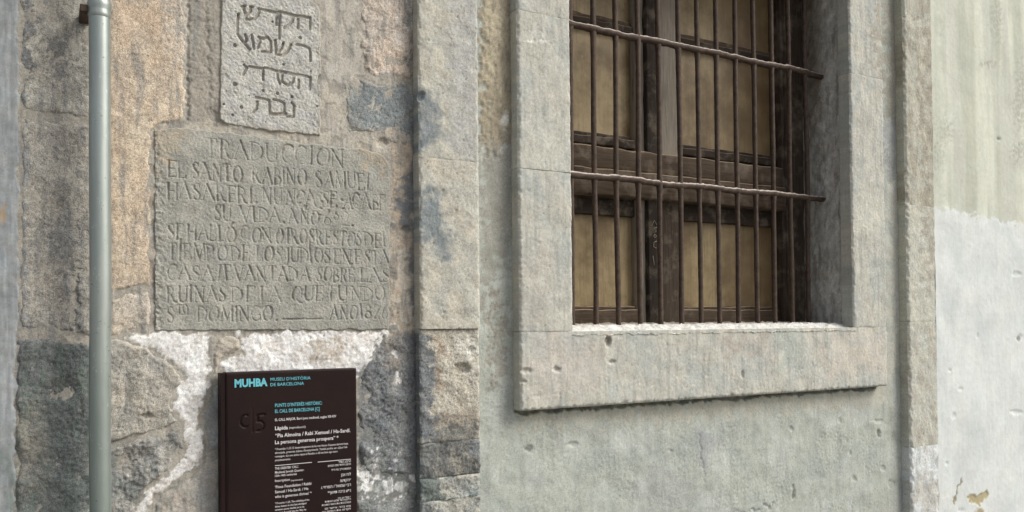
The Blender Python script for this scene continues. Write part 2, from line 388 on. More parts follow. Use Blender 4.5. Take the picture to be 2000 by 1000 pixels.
def grime_and_shade(c, X, Z, px, py):
    """rain streaks, rust-brown bloom by the pipe and soot near the street, over stone and mortar alike, plus shade painted down the pilaster step"""
    c = mix(c, L((116, 116, 116)), .5*sst(fbm(X, Z, .05, 4, 201, .65, .6, 6), .2, 1.5))
    c = mix(c, L((184, 154, 124)), .28*sst(fbm(X, Z, .10, 4, 202, .6, .8, 1.8), -.1, 1.4)*P(px, py, [(212, -80), (345, -80), (330, 230), (300, 560), (212, 570)], 20, 14))
    lo = sst(py+40*fbm(X, Z, .12, 4, 203, .6), 760, 960)
    c = mix(c, L((100, 106, 103)), .62*lo*sst(fbm(X, Z, .06, 4, 204, .65, .8, 1.6), -.9, .9)*np.clip(P(px, py, [(-300, 600), (380, 600), (330, 1100), (-300, 1100)], 30, 20)+P(px, py, [(700, 600), (825, 600), (825, 1100), (700, 1100)], 8, 4), 0, 1))
    c = mix(c, L((98, 98, 103)), .75*P(px, py, [(799, -300), (830, -300), (830, 1300), (802, 1300)], 6, 5, 50)*sst(fbm(X, Z, .12, 4, 205, .6, 1, 3), -1.2, .6))  # shade in the corner at the pilaster step, painted as a dark band
    return c
def left_c(X, Z, px, py, H):
    c = flat(px, (160, 152, 141))
    c = mix(c, L((148, 140, 129)), .7*P(px, py, [(366, -60), (424, -60), (424, 245), (366, 245)], 5, 5))
    c = mix(c, L((172, 164, 153)), P(px, py, [(629, -60), (702, -60), (704, 130), (668, 165), (668, 258), (629, 275)], 6, 8))
    c = mix(c, L((172, 163, 150)), P(px, py, [(330, 236), (760, 262), (760, 300), (620, 285), (300, 262)], 6, 5))
    c = mix(c, L((178, 160, 140)), P(px, py, [(764, 260), (816, 290), (816, 655), (764, 655)], 6, 5))
    c = mix(c, L((106, 110, 115)), .9*P(px, py, [(785, 350), (815, 330), (815, 470), (770, 440), (776, 400)], 8, 10))
    c = mix(c, L((196, 186, 172)), .7*P(px, py, [(775, 480), (808, 500), (800, 640), (770, 640)], 8, 9))
    c = mix(c, L((122, 122, 122)), .9*P(px, py, [(720, 655), (816, 655), (816, 1040), (700, 1040), (700, 800)], 8, 10))
    wm = white_m(px, py, 2)
    c = mix(c, L((208, 203, 201)), wm)
    c = mix(c, L((224, 221, 220)), wm*sst(fbm(X, Z, .07, 5, 13, .6), -.5, 1))
    c = mix(c, L((178, 168, 160)), .55*wm*chips(X, Z, .05, 14, 1.1))
    c = mix(c, L((176, 162, 146)), .7*P(px, py, [(600, 670), (670, 665), (665, 700), (610, 704)], 8, 12))
    c = mix(c, L((228, 226, 226)), P(px, py, [(700, 905), (730, 935), (800, 940), (812, 930), (780, 965), (735, 968), (700, 960)], 4, 8, 26, 6))
    c = mix(c, L((214, 208, 204)), P(px, py, [(768, 690), (780, 700), (784, 745), (770, 750)], 4, 5))
    c = mix(c, L((140, 132, 122)), .5*chips(X, Z, .09, 11, .6)*(1-wm))
    return mottle(mix(grime_and_shade(c, X, Z, px, py), c, .85*wm), X, Z, .045, .10)*1.06
xs = axis(-2.2, .828, RES, FX0, FX1); zs = axis(0, ZT, RES, FZ0, FZ1)
sheet('mortar', xs, zs, (0, 0, 0), WALLF, left_h, left_c, M_PLAST, wall)

def stone(poly, c, c2=None, bulge=.010, rough=.003, mat=None, parent=None, y0=0, seed=0, cfun=None, edge=13, warp=5, blend=10, hfun=None, name='stone', res=RES, sink=.007):
    pts = np.array([unp(p[0], p[1], y0) for p in poly]); m = .03
    us = axis(pts[:, 0].min()-m, pts[:, 0].max()+m, res); vs = axis(pts[:, 1].min()-m, pts[:, 1].max()+m, res)
    sd = {}
    def fsd(X, Z, px, py):
        if 's' not in sd: sd['s'] = poly_sd(px, py, poly)+.8*warp*fbm(px, py, 46, 3, seed+3, .5)
        return sd['s']
    def fh(X, Z, px, py):
        s = fsd(X, Z, px, py)
        h = (bulge+sink)*sst(s, -5, edge)-sink
        h = h+.5*rough*fbm(X, Z, .09, 3, seed, .5)*sst(s, -5, 5)+.16*rough*fbm(X, Z, .012, 3, seed+1, .7)-.002*pits(X, Z, .013, seed+6, 1.9)-.25*rough*chips(X, Z, .07, seed+8, .7)
        return h+.0015*sst(s, -5, edge)+(hfun(X, Z, px, py) if hfun else 0)
    def fc(X, Z, px, py, H):
        col = flat(px, c)
        if c2 is not None: col = mix(col, L(c2), .8*sst(fbm(X, Z, .14, 4, seed+5, .6), -.8, 1.3))
        if cfun: col = cfun(col, X, Z, px, py)
        col = mottle(grime_and_shade(col, X, Z, px, py), X, Z, .045, .08, seed+9)*1.10
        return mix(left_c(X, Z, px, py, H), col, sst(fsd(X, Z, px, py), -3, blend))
    return sheet(name, us, vs, (0, y0, 0), WALLF, fh, fc, mat or M_ROUGH, parent, keep=lambda X, Z, px, py: fsd(X, Z, px, py) > -9)

# tan block right of the pipe
def tan_c(col, X, Z, px, py):
    col = mix(col, L((176, 164, 150)), .8*P(px, py, [(325, -50), (368, -50), (368, 170), (335, 120)], 14, 12))
    col = mix(col, L((198, 180, 156)), .6*P(px, py, [(285, 190), (345, 180), (352, 232), (262, 330), (232, 520), (225, 300)], 20, 20))
    return col
def tan_h(X, Z, px, py): return -.005*G(px, py, [(305, 300), (304, 246), (330, 243), (362, 247)], 2, 2)
stone([(205, -70), (364, -70), (366, 236), (312, 246), (299, 262), (299, 556), (262, 566), (205, 575)], (186, 166, 145), (174, 157, 138), .0015, .0012, M_SAND, wall, seed=2, cfun=tan_c, hfun=tan_h, edge=12, warp=3)
stone([(205, 578), (262, 569), (299, 559), (299, 640), (262, 652), (222, 660), (205, 662)], (176, 162, 146), (188, 175, 162), .0015, .002, M_SAND, wall, seed=4, warp=3)
stone([(205, 664), (244, 664), (283, 679), (313, 696), (338, 713), (352, 737), (354, 749), (336, 775), (333, 794), (341, 813), (352, 826), (310, 842), (270, 850), (228, 862), (205, 872)], (164, 156, 145), (150, 145, 138), .005, .003, M_ROUGH, wall, seed=6, edge=7, warp=2, blend=4,
      hfun=lambda X, Z, px, py: -.006*B(px, py, 288, 812, 12, 4))
stone([(205, 882), (228, 871), (270, 858), (310, 850), (352, 836), (354, 850), (357, 864), (362, 882), (332, 916), (296, 944), (262, 978), (254, 1040), (205, 1040)], (140, 137, 133), (160, 153, 146), .004, .006, M_ROUGH, wall, seed=9, edge=7, warp=2, blend=4)
stone([(395, 848), (392, 818), (396, 800), (411, 772), (416, 750), (440, 742), (470, 742), (470, 884), (404, 882)], (150, 148, 145), (136, 135, 135), .003, .003, M_PLAST, wall, seed=12, warp=2, blend=4)
stone([(402, 888), (470, 890), (470, 1040), (288, 1040), (298, 982), (314, 964), (350, 942), (388, 914)], (150, 147, 142), (170, 158, 146), .004, .003, M_PLAST, wall, seed=15, warp=2, blend=4)
stone([(413, 657), (440, 652), (470, 656), (474, 684), (446, 698), (434, 706), (432, 740), (413, 742), (411, 700)], (166, 156, 144), (158, 150, 141), .003, .003, M_PLAST, wall, seed=17, warp=2, blend=4)
# right of the tablets
def pink_c(col, X, Z, px, py):
    col = mix(col, L((198, 190, 184)), .7*P(px, py, [(800, 0), (816, 0), (800, 90), (760, 130), (745, 150), (770, 80)], 8, 12))
    return mix(col, L((202, 178, 156)), .6*B(px, py, 770, 115, 45, 40, .6))
stone([(704, -70), (822, -70), (822, 152), (770, 158), (728, 150), (706, 140), (702, 60)], (176, 162, 150), (186, 170, 156), .002, .003, M_SAND, wall, seed=20, cfun=pink_c, blend=16)
def blue_c(col, X, Z, px, py):
    col = mix(col, L((96, 106, 108)), .8*B(px, py, 678, 214, 9, 16))
    return mix(col, L((186, 166, 146)), .7*P(px, py, [(700, 262), (760, 268), (770, 300), (690, 290)], 8, 8))
stone([(668, 168), (708, 146), (735, 156), (822, 158), (822, 288), (770, 284), (742, 268), (704, 262), (668, 250)], (122, 128, 130), (134, 138, 138), .0012, .003, M_ROUGH, wall, seed=23, cfun=blue_c, blend=26)
def dark_c(col, X, Z, px, py):
    col = mix(col, L((84, 86, 90)), .8*sst(fbm(X, Z, .025, 4, 27, .8), .1, 1.2)*B(px, py, 760, 770, 60, 90, .8))
    col = mix(col, L((138, 128, 118)), .7*B(px, py, 770, 690, 18, 45, .6, .3))
    col = mix(col, L((214, 210, 208)), np.maximum(B(px, py, 774, 738, 4, 12), .8*B(px, py, 735, 900, 26, 18, .8, .6, 20)*chips(X, Z, .03, 28, .2)))
    return mix(col, L((112, 106, 102)), .8*P(px, py, [(800, 640), (822, 640), (822, 700), (806, 706)], 5, 4))
stone([(746, 653), (822, 648), (822, 928), (790, 934), (720, 930), (700, 900), (698, 800), (700, 735), (715, 712), (735, 690)], (112, 114, 117), (132, 132, 131), .003, .005, M_ROUGH, wall, seed=26, cfun=dark_c, blend=9, warp=3)
stone([(692, 975), (735, 975), (785, 970), (822, 940), (822, 1040), (692, 1040)], (122, 123, 124), (150, 148, 146), .003, .005, M_ROUGH, wall, seed=31)
# left of the pipe
def b_c(col, X, Z, px, py):
    for q in ([(38, 22), (70, 18), (74, 60), (60, 74), (38, 68)], [(38, 90), (60, 95), (66, 150), (50, 160), (38, 120)], [(92, 85), (135, 75), (132, 150), (108, 160)], [(100, 440), (135, 400), (150, 480), (140, 520), (104, 490)], [(118, 350), (140, 345), (130, 400), (110, 390)], [(120, 530), (150, 540), (150, 640), (130, 640)]):
        col = mix(col, L((104, 104, 106)), .85*P(px, py, q, 2.5, 8, 20, 5))
    col = mix(col, L((134, 129, 122)), .55*P(px, py, [(88, 60), (180, 60), (180, 640), (96, 640)], 25, 20))
    return mix(col, L((128, 130, 134)), .7*P(px, py, [(36, 0), (46, 0), (50, 645), (34, 645)], 5, 7))
bh = lambda X, Z, px, py: -.004*G(px, py, [(60, 238), (75, 243), (84, 240)], 2, 2)-.006*sst(px, 130, 150)*P(px, py, [(120, 520), (148, 520), (146, 640), (120, 640)], 4, 6)
stone([(37, -70), (200, -70), (200, 236), (130, 232), (60, 222), (38, 219)], (167, 161, 150), (150, 145, 138), .0015, .002, M_ROUGH, wall, seed=33, cfun=b_c, warp=2, edge=13, blend=9)
stone([(38, 222), (60, 225), (130, 235), (200, 239), (200, 664), (148, 656), (100, 650), (34, 648)], (164, 157, 147), (152, 146, 138), .0015, .002, M_ROUGH, wall, seed=36, cfun=b_c, warp=2, edge=13, blend=9, hfun=bh)
def dk_c(col, X, Z, px, py):
    g = sst(fbm(X, Z, .10, 4, 41, .7, .5, 2.5), .2, 1.4)
    col = mix(col, L((100, 113, 106)), .7*g)
    return mix(col, L((150, 142, 128)), .5*B(px, py, 60, 870, 30, 90))
stone([(28, 656), (100, 657), (148, 663), (200, 672), (200, 1060), (28, 1060)], (96, 100, 98), (112, 115, 113), .004, .004, M_ROUGH, wall, seed=39, cfun=dk_c, warp=2)
# smooth grey render strip at the far left
def strip_h(X, Z, px, py): return .0012*fbm(X, Z, .2, 4, 44)+.00015*fbm(X, Z, .02, 3, 45, .5, .5, 3)-.03*(1-sst(poly_sd(px, py, [(-900, -900), (39, -900), (36, 200), (38, 640), (30, 660), (30, 1900), (-900, 1900)])+2*fbm(px, py, 60, 4, 8, .6), -6, 3))
def strip_c(X, Z, px, py, H):
    c = flat(px, (143, 146, 148))
    c = mix(c, L((166, 168, 171)), .6*sst(fbm(X, Z, .04, 4, 46, .6, .5, 6), .1, 1.5))
    c = mix(c, L((130, 133, 138)), .6*sst(fbm(X, Z, .03, 4, 47, .6, .5, 5), .3, 1.6))
    c = mix(c, L((112, 122, 118)), .6*sst(py, 780, 900)*sst(fbm(X, Z, .05, 3, 48, .6, 1, 2), -.6, 1))
    c = mix(c, L((160, 140, 118)), P(px, py, [(-10, 402), (12, 404), (10, 432), (-10, 436)], 2, 3))
    return mottle(c, X, Z, .05, .05, 40)
xe = unp(48, 500, 0)[0]
sheet('render_coat', axis(-2.2, xe, RES, -.16, xe), zs, (0, -.006, 0), WALLF, strip_h, strip_c, M_SMOOTH, wall, label='smooth blue-grey render strip at the left edge of the wall')

# ------------------------------------------------------------------ left pilaster, built of blocks
pil = thing('pilaster', 'pale stone pilaster with dark weathered foot between the tablets and the window', 'pilaster', (.91, 0, 0))
PX0, PX1, PY = .829, 1.003, -.04
def pz(py): return unp(880, py, PY)[1]
def pil_block(z0, z1, seed, base, c2, rec=0.0, rough=.0018, layers=(), mat=None):
    us = axis(PX0, PX1, RES); vs = axis(z0, z1, RES, max(z0, 1.0), min(z1, 2.5)) if z1 > 1 else axis(z0, z1, .03)
    def fh(X, Z, px, py):
        h = -rec+.5*rough*fbm(X, Z, .08, 3, seed, .5)+.16*rough*fbm(X, Z, .012, 3, seed+1, .7)-.003*pits(X, Z, .016, seed+2, 2.1)
        h = h+edge_round(X, Z, us, vs, .006, .004, seed, 'lr')+edge_round(X, Z, us, vs, .004, .0007+.3*rec, seed+2, 'bt')
        for k in layers:
            if k[0] == 'pit': h = h-k[5]*B(px, py, *k[1:5])
        return h
    def fc(X, Z, px, py, H):
        c = mix(flat(px, base), L(c2), sst(fbm(X, Z, .08, 4, seed+4, .65, 1, 1.6), -.3, 1.2))
        for k in layers:
            if k[0] == 'poly': c = mix(c, L(k[2]), k[3]*P(px, py, k[1], k[4] if len(k) > 4 else 8, 6, 36, seed+1))
        return mottle(c, X, Z, .045, .07, seed+6)*1.04
    sheet('block', us, vs, (0, PY, 0), WALLF, fh, fc, mat or M_PLAST, pil, back=.05)
LG = (172, 168, 157)
blue1 = [('poly', [(816, 178), (840, 180), (858, 215), (860, 260), (846, 286), (816, 290)], (124, 130, 133), 1.0, 18)]
blue2 = [('poly', [(816, 370), (848, 372), (864, 400), (876, 470), (884, 505), (860, 505), (836, 470), (816, 465)], (126, 132, 134), 1.0, 16), ('poly', [(930, 310), (942, 310), (942, 640), (926, 640)], (184, 182, 172), .5)]
z = [ZT, pz(312), pz(642), pz(863), pz(932), pz(977), .95, 0]
pil_block(z[1], z[0], 51, LG, (182, 176, 162), 0, .0016, blue1+[('poly', [(880, -50), (940, -50), (940, 310), (880, 310)], (164, 162, 160), .7, 20), ('pit', 822, 186, 6, 7, .010), ('pit', 828, 330, 5, 4, .006)])
pil_block(z[2], z[1], 54, LG, (180, 172, 158), 0, .0016, blue2)
pil_block(z[3], z[2], 57, (172, 164, 150), (182, 175, 163), .007, .003, [('poly', [(816, 800), (860, 805), (940, 795), (940, 840), (816, 850)], (146, 134, 120), .8, 12), ('poly', [(816, 830), (940, 824), (940, 870), (816, 870)], (112, 110, 106), .85, 9), ('poly', [(816, 645), (838, 662), (856, 700), (858, 735), (848, 770), (848, 830), (846, 870), (816, 870)], (112, 115, 118), .95, 6), ('poly', [(856, 660), (872, 680), (868, 760), (858, 760)], (166, 146, 124), .6, 6), ('poly', [(890, 664), (936, 656), (936, 694), (905, 698)], (196, 191, 181), .7, 6), ('pit', 902, 720, 15, 9, .010), ('pit', 924, 684, 8, 6, .006)], M_ROUGH)
pil_block(z[4], z[3], 60, (106, 106, 104), (132, 127, 118), .008, .005, [('poly', [(816, 860), (850, 860), (846, 940), (816, 940)], (112, 115, 116), .8, 8), ('poly', [(916, 860), (940, 860), (940, 890), (916, 890)], (122, 126, 130), .8, 5)], M_ROUGH)
pil_block(z[5], z[4], 63, (168, 165, 156), (150, 150, 146), .008, .004, [('poly', [(816, 925), (866, 928), (864, 985), (816, 985)], (98, 108, 106), .9, 7), ('poly', [(916, 945), (940, 945), (940, 985), (920, 985)], (124, 138, 140), .7, 7)], M_ROUGH)
pil_block(z[6], z[5], 66, (164, 160, 150), (140, 140, 136), .008, .004, [('poly', [(816, 970), (842, 972), (838, 1060), (816, 1060)], (112, 116, 118), .8, 8)], M_ROUGH)
pil_block(z[7], z[6], 69, (140, 138, 130), (112, 116, 114), .010, .005, (), M_ROUGH)

# ------------------------------------------------------------------ recessed wall round the window
SX0, SX1, SZ0, SY = 1.1265, 2.690, 1.3142, -.038
OX0, OX1, OZ0, OZ1 = 1.303, 2.507, 1.527, 2.86
FY = .003
field = thing('rendered_wall', 'recessed grey-green plastered wall panel below and beside the barred window', 'wall', (1.9, 0, 0))
def field_h(X, Z, px, py):
    h = .0012*fbm(X, Z, .18, 3, 70, .5)+.0004*fbm(X, Z, .016, 4, 72, .7)*sst(noise(X, Z, .25, 73), -1, 1)
    for (a, b, r, s) in ((1033, 875, 10, 6), (1120, 868, 11, 4), (1715, 822, 12, 4), (1717, 845, 4, 8), (1550, 968, 3, 9), (1548, 950, 3, 4), (1725, 915, 4, 5), (1668, 935, 4, 5), (1740, 945, 6, 8), (1640, 820, 3, 5), (1310, 880, 3, 3), (1545, 838, 3, 4), (1410, 770, 3, 3), (1660, 885, 3, 5)):
        h = h-.0035*B(px, py, a, b, r, s)
    h = h-.004*G(px, py, [(1440, 1003), (1480, 996), (1510, 985)], 2, 3)-.0025*G(px, py, [(1367, 850), (1374, 940)], 1.5, 2)
    h = h-.0008*chips(X, Z, .10, 82, 1.2)
    rough = P(px, py, [(955, 590), (985, 580), (990, 730), (958, 760)], 10, 8)
    h = h-.003*rough*pits(X, Z, .014, 75, .3)
    h = h-.0018*pits(X, Z, .012, 76, 2.5)*sst(py, 780, 860)
    zb = SZ0-.012+.0035*fbm(X, Z*0, .05, 4, 84, .7)          # open joint washed out under the sill slab
    h = h-.024*sst(Z, zb-.003, zb+.001)*sst(X, SX0, SX0+.01)*(1-sst(X, SX1-.02, SX1))*(1-sst(Z, SZ0+.03, SZ0+.04))
    up = P(px, py, [(940, -400), (1012, -400), (1010, 262), (975, 300), (940, 292)], 5, 6)
    return h+up*(.004+.0008*fbm(X, Z, .03, 4, 77, .7))
def field_c(X, Z, px, py, H):
    c = flat(px, (168, 171, 162))
    c = mix(c, L((176, 178, 172)), sst(fbm(X, Z, .25, 4, 78, .6), -.2, 1.4))
    c = mix(c, L((156, 161, 155)), .6*sst(fbm(X, Z, .3, 4, 79, .6, 1.5, 1), 0, 1.5))
    c = mix(c, L((150, 153, 147)), .45*sst(fbm(X, Z, .07, 4, 83, .65, .7, 6), .3, 1.5))
    c = mix(c, L((176, 170, 154)), .6*P(px, py, [(1018, 800), (1400, 780), (1740, 752), (1740, 790), (1420, 815), (1018, 836)], 12, 10))
    up = P(px, py, [(938, -400), (1016, -400), (1014, 262), (975, 300), (938, 292)], 5, 6)
    c = mix(c, L((160, 148, 126)), up)
    c = mix(c, L((190, 176, 148)), .6*up*B(px, py, 962, 40, 22, 110, .6))
    c = mix(c, L((128, 120, 106)), .6*up*sst(fbm(X, Z, .04, 4, 80, .7, .7, 2), .2, 1.4))
    c = mix(c, L((216, 212, 206)), up*B(px, py, 986, 238, 7, 16)*.8)
    c = mix(c, L((216, 212, 206)), B(px, py, 976, 300, 6, 9)*.7)
    c = mix(c, L((146, 141, 131)), .75*P(px, py, [(938, 290), (1016, 270), (1016, 440), (990, 500), (960, 560), (938, 600)], 16, 14))
    c = mix(c, L((150, 140, 128)), .6*P(px, py, [(955, 590), (985, 580), (990, 730), (958, 760)], 10, 10))
    c = mix(c, L((152, 152, 156)), .6*P(px, py, [(1355, 840), (1390, 838), (1392, 880), (1374, 920)], 8, 8))
    c = mix(c, L((150, 153, 152)), .5*B(px, py, 1300, 960, 60, 50, .6))
    c = mix(c, L((186, 182, 170)), .8*P(px, py, [(1735, -300), (1775, -300), (1775, 700), (1735, 740)], 10, 8))
    c = mix(c, L((146, 140, 126)), .7*P(px, py, [(1718, -300), (1765, -300), (1768, 240), (1724, 230)], 8, 10))
    c = mix(c, L((146, 147, 150)), .7*P(px, py, [(1722, 235), (1766, 235), (1766, 350), (1724, 340)], 8, 8))
    d = np.zeros_like(px)
    for (a, b, r, s) in ((1033, 875, 8, 5), (1717, 845, 3, 7), (1550, 968, 2.5, 8)): d = np.maximum(d, B(px, py, a, b, r, s))
    c = mix(c, L((92, 92, 90)), .7*d)
    return mottle(c, X, Z, .035, .10, 81, .015)
fx = axis(.99, 2.83, .0036); fz = axis(0, ZT, .0036, .66, 1.42, .05); fz = np.unique(np.concatenate([fz, axis(1.42, 2.75, .0045)]))
sheet('render_coat', fx, fz, (0, FY, 0), WALLF, field_h, field_c, M_FIELD, field,
      keep=lambda X, Z, px, py: ~((X > SX0+.05) & (X < SX1-.05) & (Z > SZ0+.05) & (Z < OZ1+.1)))

# ------------------------------------------------------------------ stone window surround
sur = thing('window_surround', 'pale grey stone surround with a thick sill slab framing the barred window', 'window surround', (1.9, -.02, SZ0))
def sur_block(name, x0, x1, z0, z1, seed, sides, layers=(), rec=0):
    us = axis(x0, x1, .0034); vs = axis(z0, z1, .0036)
    def fh(X, Z, px, py):
        h = -rec+.0008*fbm(X, Z, .15, 3, seed, .5)+.00025*fbm(X, Z, .016, 3, seed+1)-.002*pits(X, Z, .018, seed+2, 2.3)
        h = h+edge_round(X, Z, us, vs, .006, .006, seed, sides, .03)
        j = ''.join(s for s in 'bt' if s not in sides)
        if j: h = h+edge_round(X, Z, us, vs, .0025, .0005, seed+1, j, .05)
        for k in layers:
            if k[0] == 'pit': h = h-k[5]*B(px, py, *k[1:5])
            if k[0] == 'line': h = h-k[3]*G(px, py, k[1], k[2])
        return h
    def fc(X, Z, px, py, H):
        c = mix(flat(px, (182, 178, 167)), L((172, 172, 166)), sst(fbm(X, Z, .2, 4, seed+4, .65, 1, 1.6), -.5, 1.2))
        c = mix(c, L((190, 185, 173)), .6*sst(fbm(X, Z, .08, 4, seed+3, .65), .3, 1.6))
        c = mix(c, L((152, 151, 144)), .55*sst(fbm(X, Z, .05, 4, seed+5, .65, .6, 7), .3, 1.5))
        for k in layers:
            if k[0] == 'poly': c = mix(c, L(k[2]), k[3]*P(px, py, k[1], k[4] if len(k) > 4 else 8, 10, 30, seed+1))
            if k[0] == 'stain': c = mix(c, L(k[6]), k[5]*B(px, py, *k[1:5]))
        return mottle(c, X, Z, .04, .07, seed+6, .02)
    return sheet(name, us, vs, (0, SY, 0), WALLF, fh, fc, M_SURR, sur, back=.05)
jz = 1.532; j1 = unp(1060, 332, SY)[1]; j2 = unp(1700, 150, SY)[1]; j3 = unp(1060, 28, SY)[1]
sur_block('jamb_block', SX0, OX0, jz+.0008, j1-.0004, 90, 'lr', [('poly', [(1010, 480), (1060, 470), (1070, 640), (1010, 640)], (172, 166, 156), .6, 15), ('line', [(1022, 470), (1060, 474)], 1.2, .002)])
sur_block('jamb_block', SX0, OX0, j1+.0004, j3, 92, 'lr', [('line', [(1030, 80), (1080, 82)], 1.5, .002), ('line', [(1040, 55), (1044, 84)], 1.2, .002), ('line', [(1060, 60), (1062, 84)], 1.2, .002), ('stain', 1052, 80, 26, 3, .7, (214, 210, 200)), ('stain', 1042, 66, 3, 16, .6, (206, 202, 192)), ('stain', 1062, 66, 3, 16, .6, (206, 202, 192)), ('poly', [(1012, 240), (1117, 235), (1117, 330), (1012, 330)], (190, 188, 176), .5, 15)])
sur_block('jamb_block', SX0, OX0, j3+.0006, 3.1, 93, 'lr')
sur_block('jamb_block', OX1, SX1, jz+.0008, j2-.0004, 94, 'lr', [('poly', [(1722, 320), (1740, 320), (1742, 640), (1728, 640)], (160, 158, 150), .6, 10), ('poly', [(1670, 380), (1726, 380), (1728, 460), (1672, 460)], (196, 192, 178), .6, 14)])
sur_block('jamb_block', OX1, SX1, j2+.0004, 3.1, 96, 'lr', [('poly', [(1708, -200), (1740, -200), (1740, 150), (1712, 150)], (150, 142, 128), .7, 10)])
sur_block('lintel', OX0+.001, OX1-.001, OZ1, 3.1, 97, 'b')
sur_block('sill', SX0, SX1, SZ0, jz, 98, 'lrb', [('pit', 1188, 668, 5, 10, .010), ('pit', 1198, 706, 8, 4, .008), ('pit', 1088, 722, 8, 6, .007), ('pit', 1028, 724, 10, 5, .006), ('pit', 1022, 745, 6, 3, .005), ('pit', 1450, 730, 3, 8, .005), ('line', [(1040, 776), (1200, 752)], 1.4, .0015), ('line', [(1420, 772), (1460, 754)], 1.6, .002), ('line', [(1545, 722), (1640, 712)], 1.4, .0012),
      ('stain', 1188, 668, 6, 11, .7, (122, 112, 100)), ('stain', 1188, 690, 10, 18, .5, (206, 200, 186)),
      ('poly', [(1400, 660), (1500, 650), (1500, 690), (1420, 690)], (172, 160, 150), .5, 14), ('poly', [(1530, 640), (1560, 640), (1560, 700), (1520, 720)], (170, 178, 168), .5, 14), ('poly', [(1620, 660), (1735, 650), (1735, 720), (1620, 730)], (196, 184, 172), .5, 16), ('poly', [(1040, 650), (1110, 645), (1180, 680), (1160, 760), (1040, 770)], (186, 176, 168), .5, 20)])
# reveals, sill top, soffit (parts of the surround)
RY = .20
def rev_c(seed, dark=1.0):
    def f(U, V, px, py, H):
        c = flat(px, (192, 188, 182))
        c = mix(c, L((170, 168, 165)), .8*sst(fbm(U, V, .12, 4, seed, .65, .6, 2), -.6, 1))
        c = mix(c, L((130, 120, 108)), .5*sst(fbm(U, V, .08, 4, seed+1, .65, .5, 3), .2, 1.4))
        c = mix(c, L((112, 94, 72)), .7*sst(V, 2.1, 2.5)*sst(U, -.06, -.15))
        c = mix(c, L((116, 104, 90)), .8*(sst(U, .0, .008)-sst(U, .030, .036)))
        return mottle(c, U, V, .08, .05, seed+2)
    return f
def rev_h(seed):
    return lambda U, V, px, py: .0012*fbm(U, V, .06, 4, seed)-.010*sst(U, .004, .0)*sst(U, -.3, -.2)+.0006*fbm(U, V, .012, 3, seed+1)
vs_r = axis(jz-.006, OZ1, .005)
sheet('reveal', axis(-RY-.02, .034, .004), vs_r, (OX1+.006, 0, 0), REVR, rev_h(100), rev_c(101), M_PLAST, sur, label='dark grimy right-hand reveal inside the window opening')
sheet('reveal', axis(-.034, RY+.02, .008), vs_r, (OX0-.006, 0, 0), REVL, rev_h(104), rev_c(105), M_PLAST, sur)
sheet('soffit', axis(OX0-.04, OX1+.04, .02), axis(-RY-.02, .034, .01), (0, 0, OZ1+.004), LINTF, lambda U, V, px, py: 0*U, rev_c(107), M_PLAST, sur)
def top_h(U, V, px, py):
    ed = sst(V, -.016, -.034)
    return .0015*fbm(U, V, .05, 4, 110)+.0008*fbm(U, V, .012, 3, 111)-.006*ed+.020*sst(V, -.036, .035)+.006*sst(V, .05, .20)
def top_c(U, V, px, py, H):
    c = flat(px, (212, 208, 203))
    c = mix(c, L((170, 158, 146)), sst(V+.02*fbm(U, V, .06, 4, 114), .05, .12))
    c = mix(c, L((176, 168, 158)), .6*sst(fbm(U, V, .05, 4, 115, .7, 2, .6), .4, 1.5))
    return mottle(c, U, V, .05, .05, 116)
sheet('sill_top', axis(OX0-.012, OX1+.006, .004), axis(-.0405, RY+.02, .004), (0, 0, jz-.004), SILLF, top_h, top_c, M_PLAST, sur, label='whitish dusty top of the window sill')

# ------------------------------------------------------------------ timber window
win = thing('window', 'old brown timber casement window with ochre panes set behind iron bars', 'window', (1.9, RY, OZ0))
Y0 = RY-.02                                  # face of the outer frame
def X2(px, Y=RY): return unp(px, 450, Y)[0]
XRJ = OX1+.006
zs0, zs1 = OZ0+.016, OZ1+.002
plank('frame_post', X2(1538, Y0), XRJ, Y0, RY+.05, zs0, zs1, M_WOODV, win, .006, 1)
plank('frame_post', OX0-.004, 1.42, Y0, RY+.05, zs0, zs1, M_WOODV, win, .006, 2)
plank('bead', X2(1528, Y0+.01), X2(1536, Y0+.01), Y0+.008, RY+.04, zs0, zs1, M_WOODV, win, .002, 3)
XM0, XMa, XMb, XM1 = X2(1246), X2(1262), X2(1291), X2(1331)
M_WOODG = m_wood('grey_worn_wood', (112, 106, 98), (150, 140, 126))
plank('sash_stile', XM0, XMa, RY+.004, RY+.05, zs0, zs1, M_WOODG, win, .003, 4)
M_DARKV = m_wood('dark_wood_upright', (34, 29, 25), (56, 48, 41))
plank('meeting_stile', XMa+.001, XMb-.006, RY-.012, RY+.05, zs0, zs1, M_DARKV, win, .004, 5)
plank('sash_stile', XMb, XM1, RY+.002, RY+.05, zs0, 2.0, M_WOODV, win, .004, 6)
plank('sash_stile', XMb, XM1, RY+.002, RY+.05, 2.0005, zs1, M_WOODG, win, .004, 9)
XR0 = X2(1512, RY+.02)
plank('sash_stile', XR0, X2(1528, RY+.01), RY+.016, RY+.05, zs0, zs1, M_WOODV, win, .003, 7)
plank('sash_stile', 1.421, 1.45, RY+.004, RY+.05, zs0, zs1, M_WOODV, win, .003, 8)
segs = ((1.451, XM0-.001), (XM1+.001, XR0-.001))
k = 20
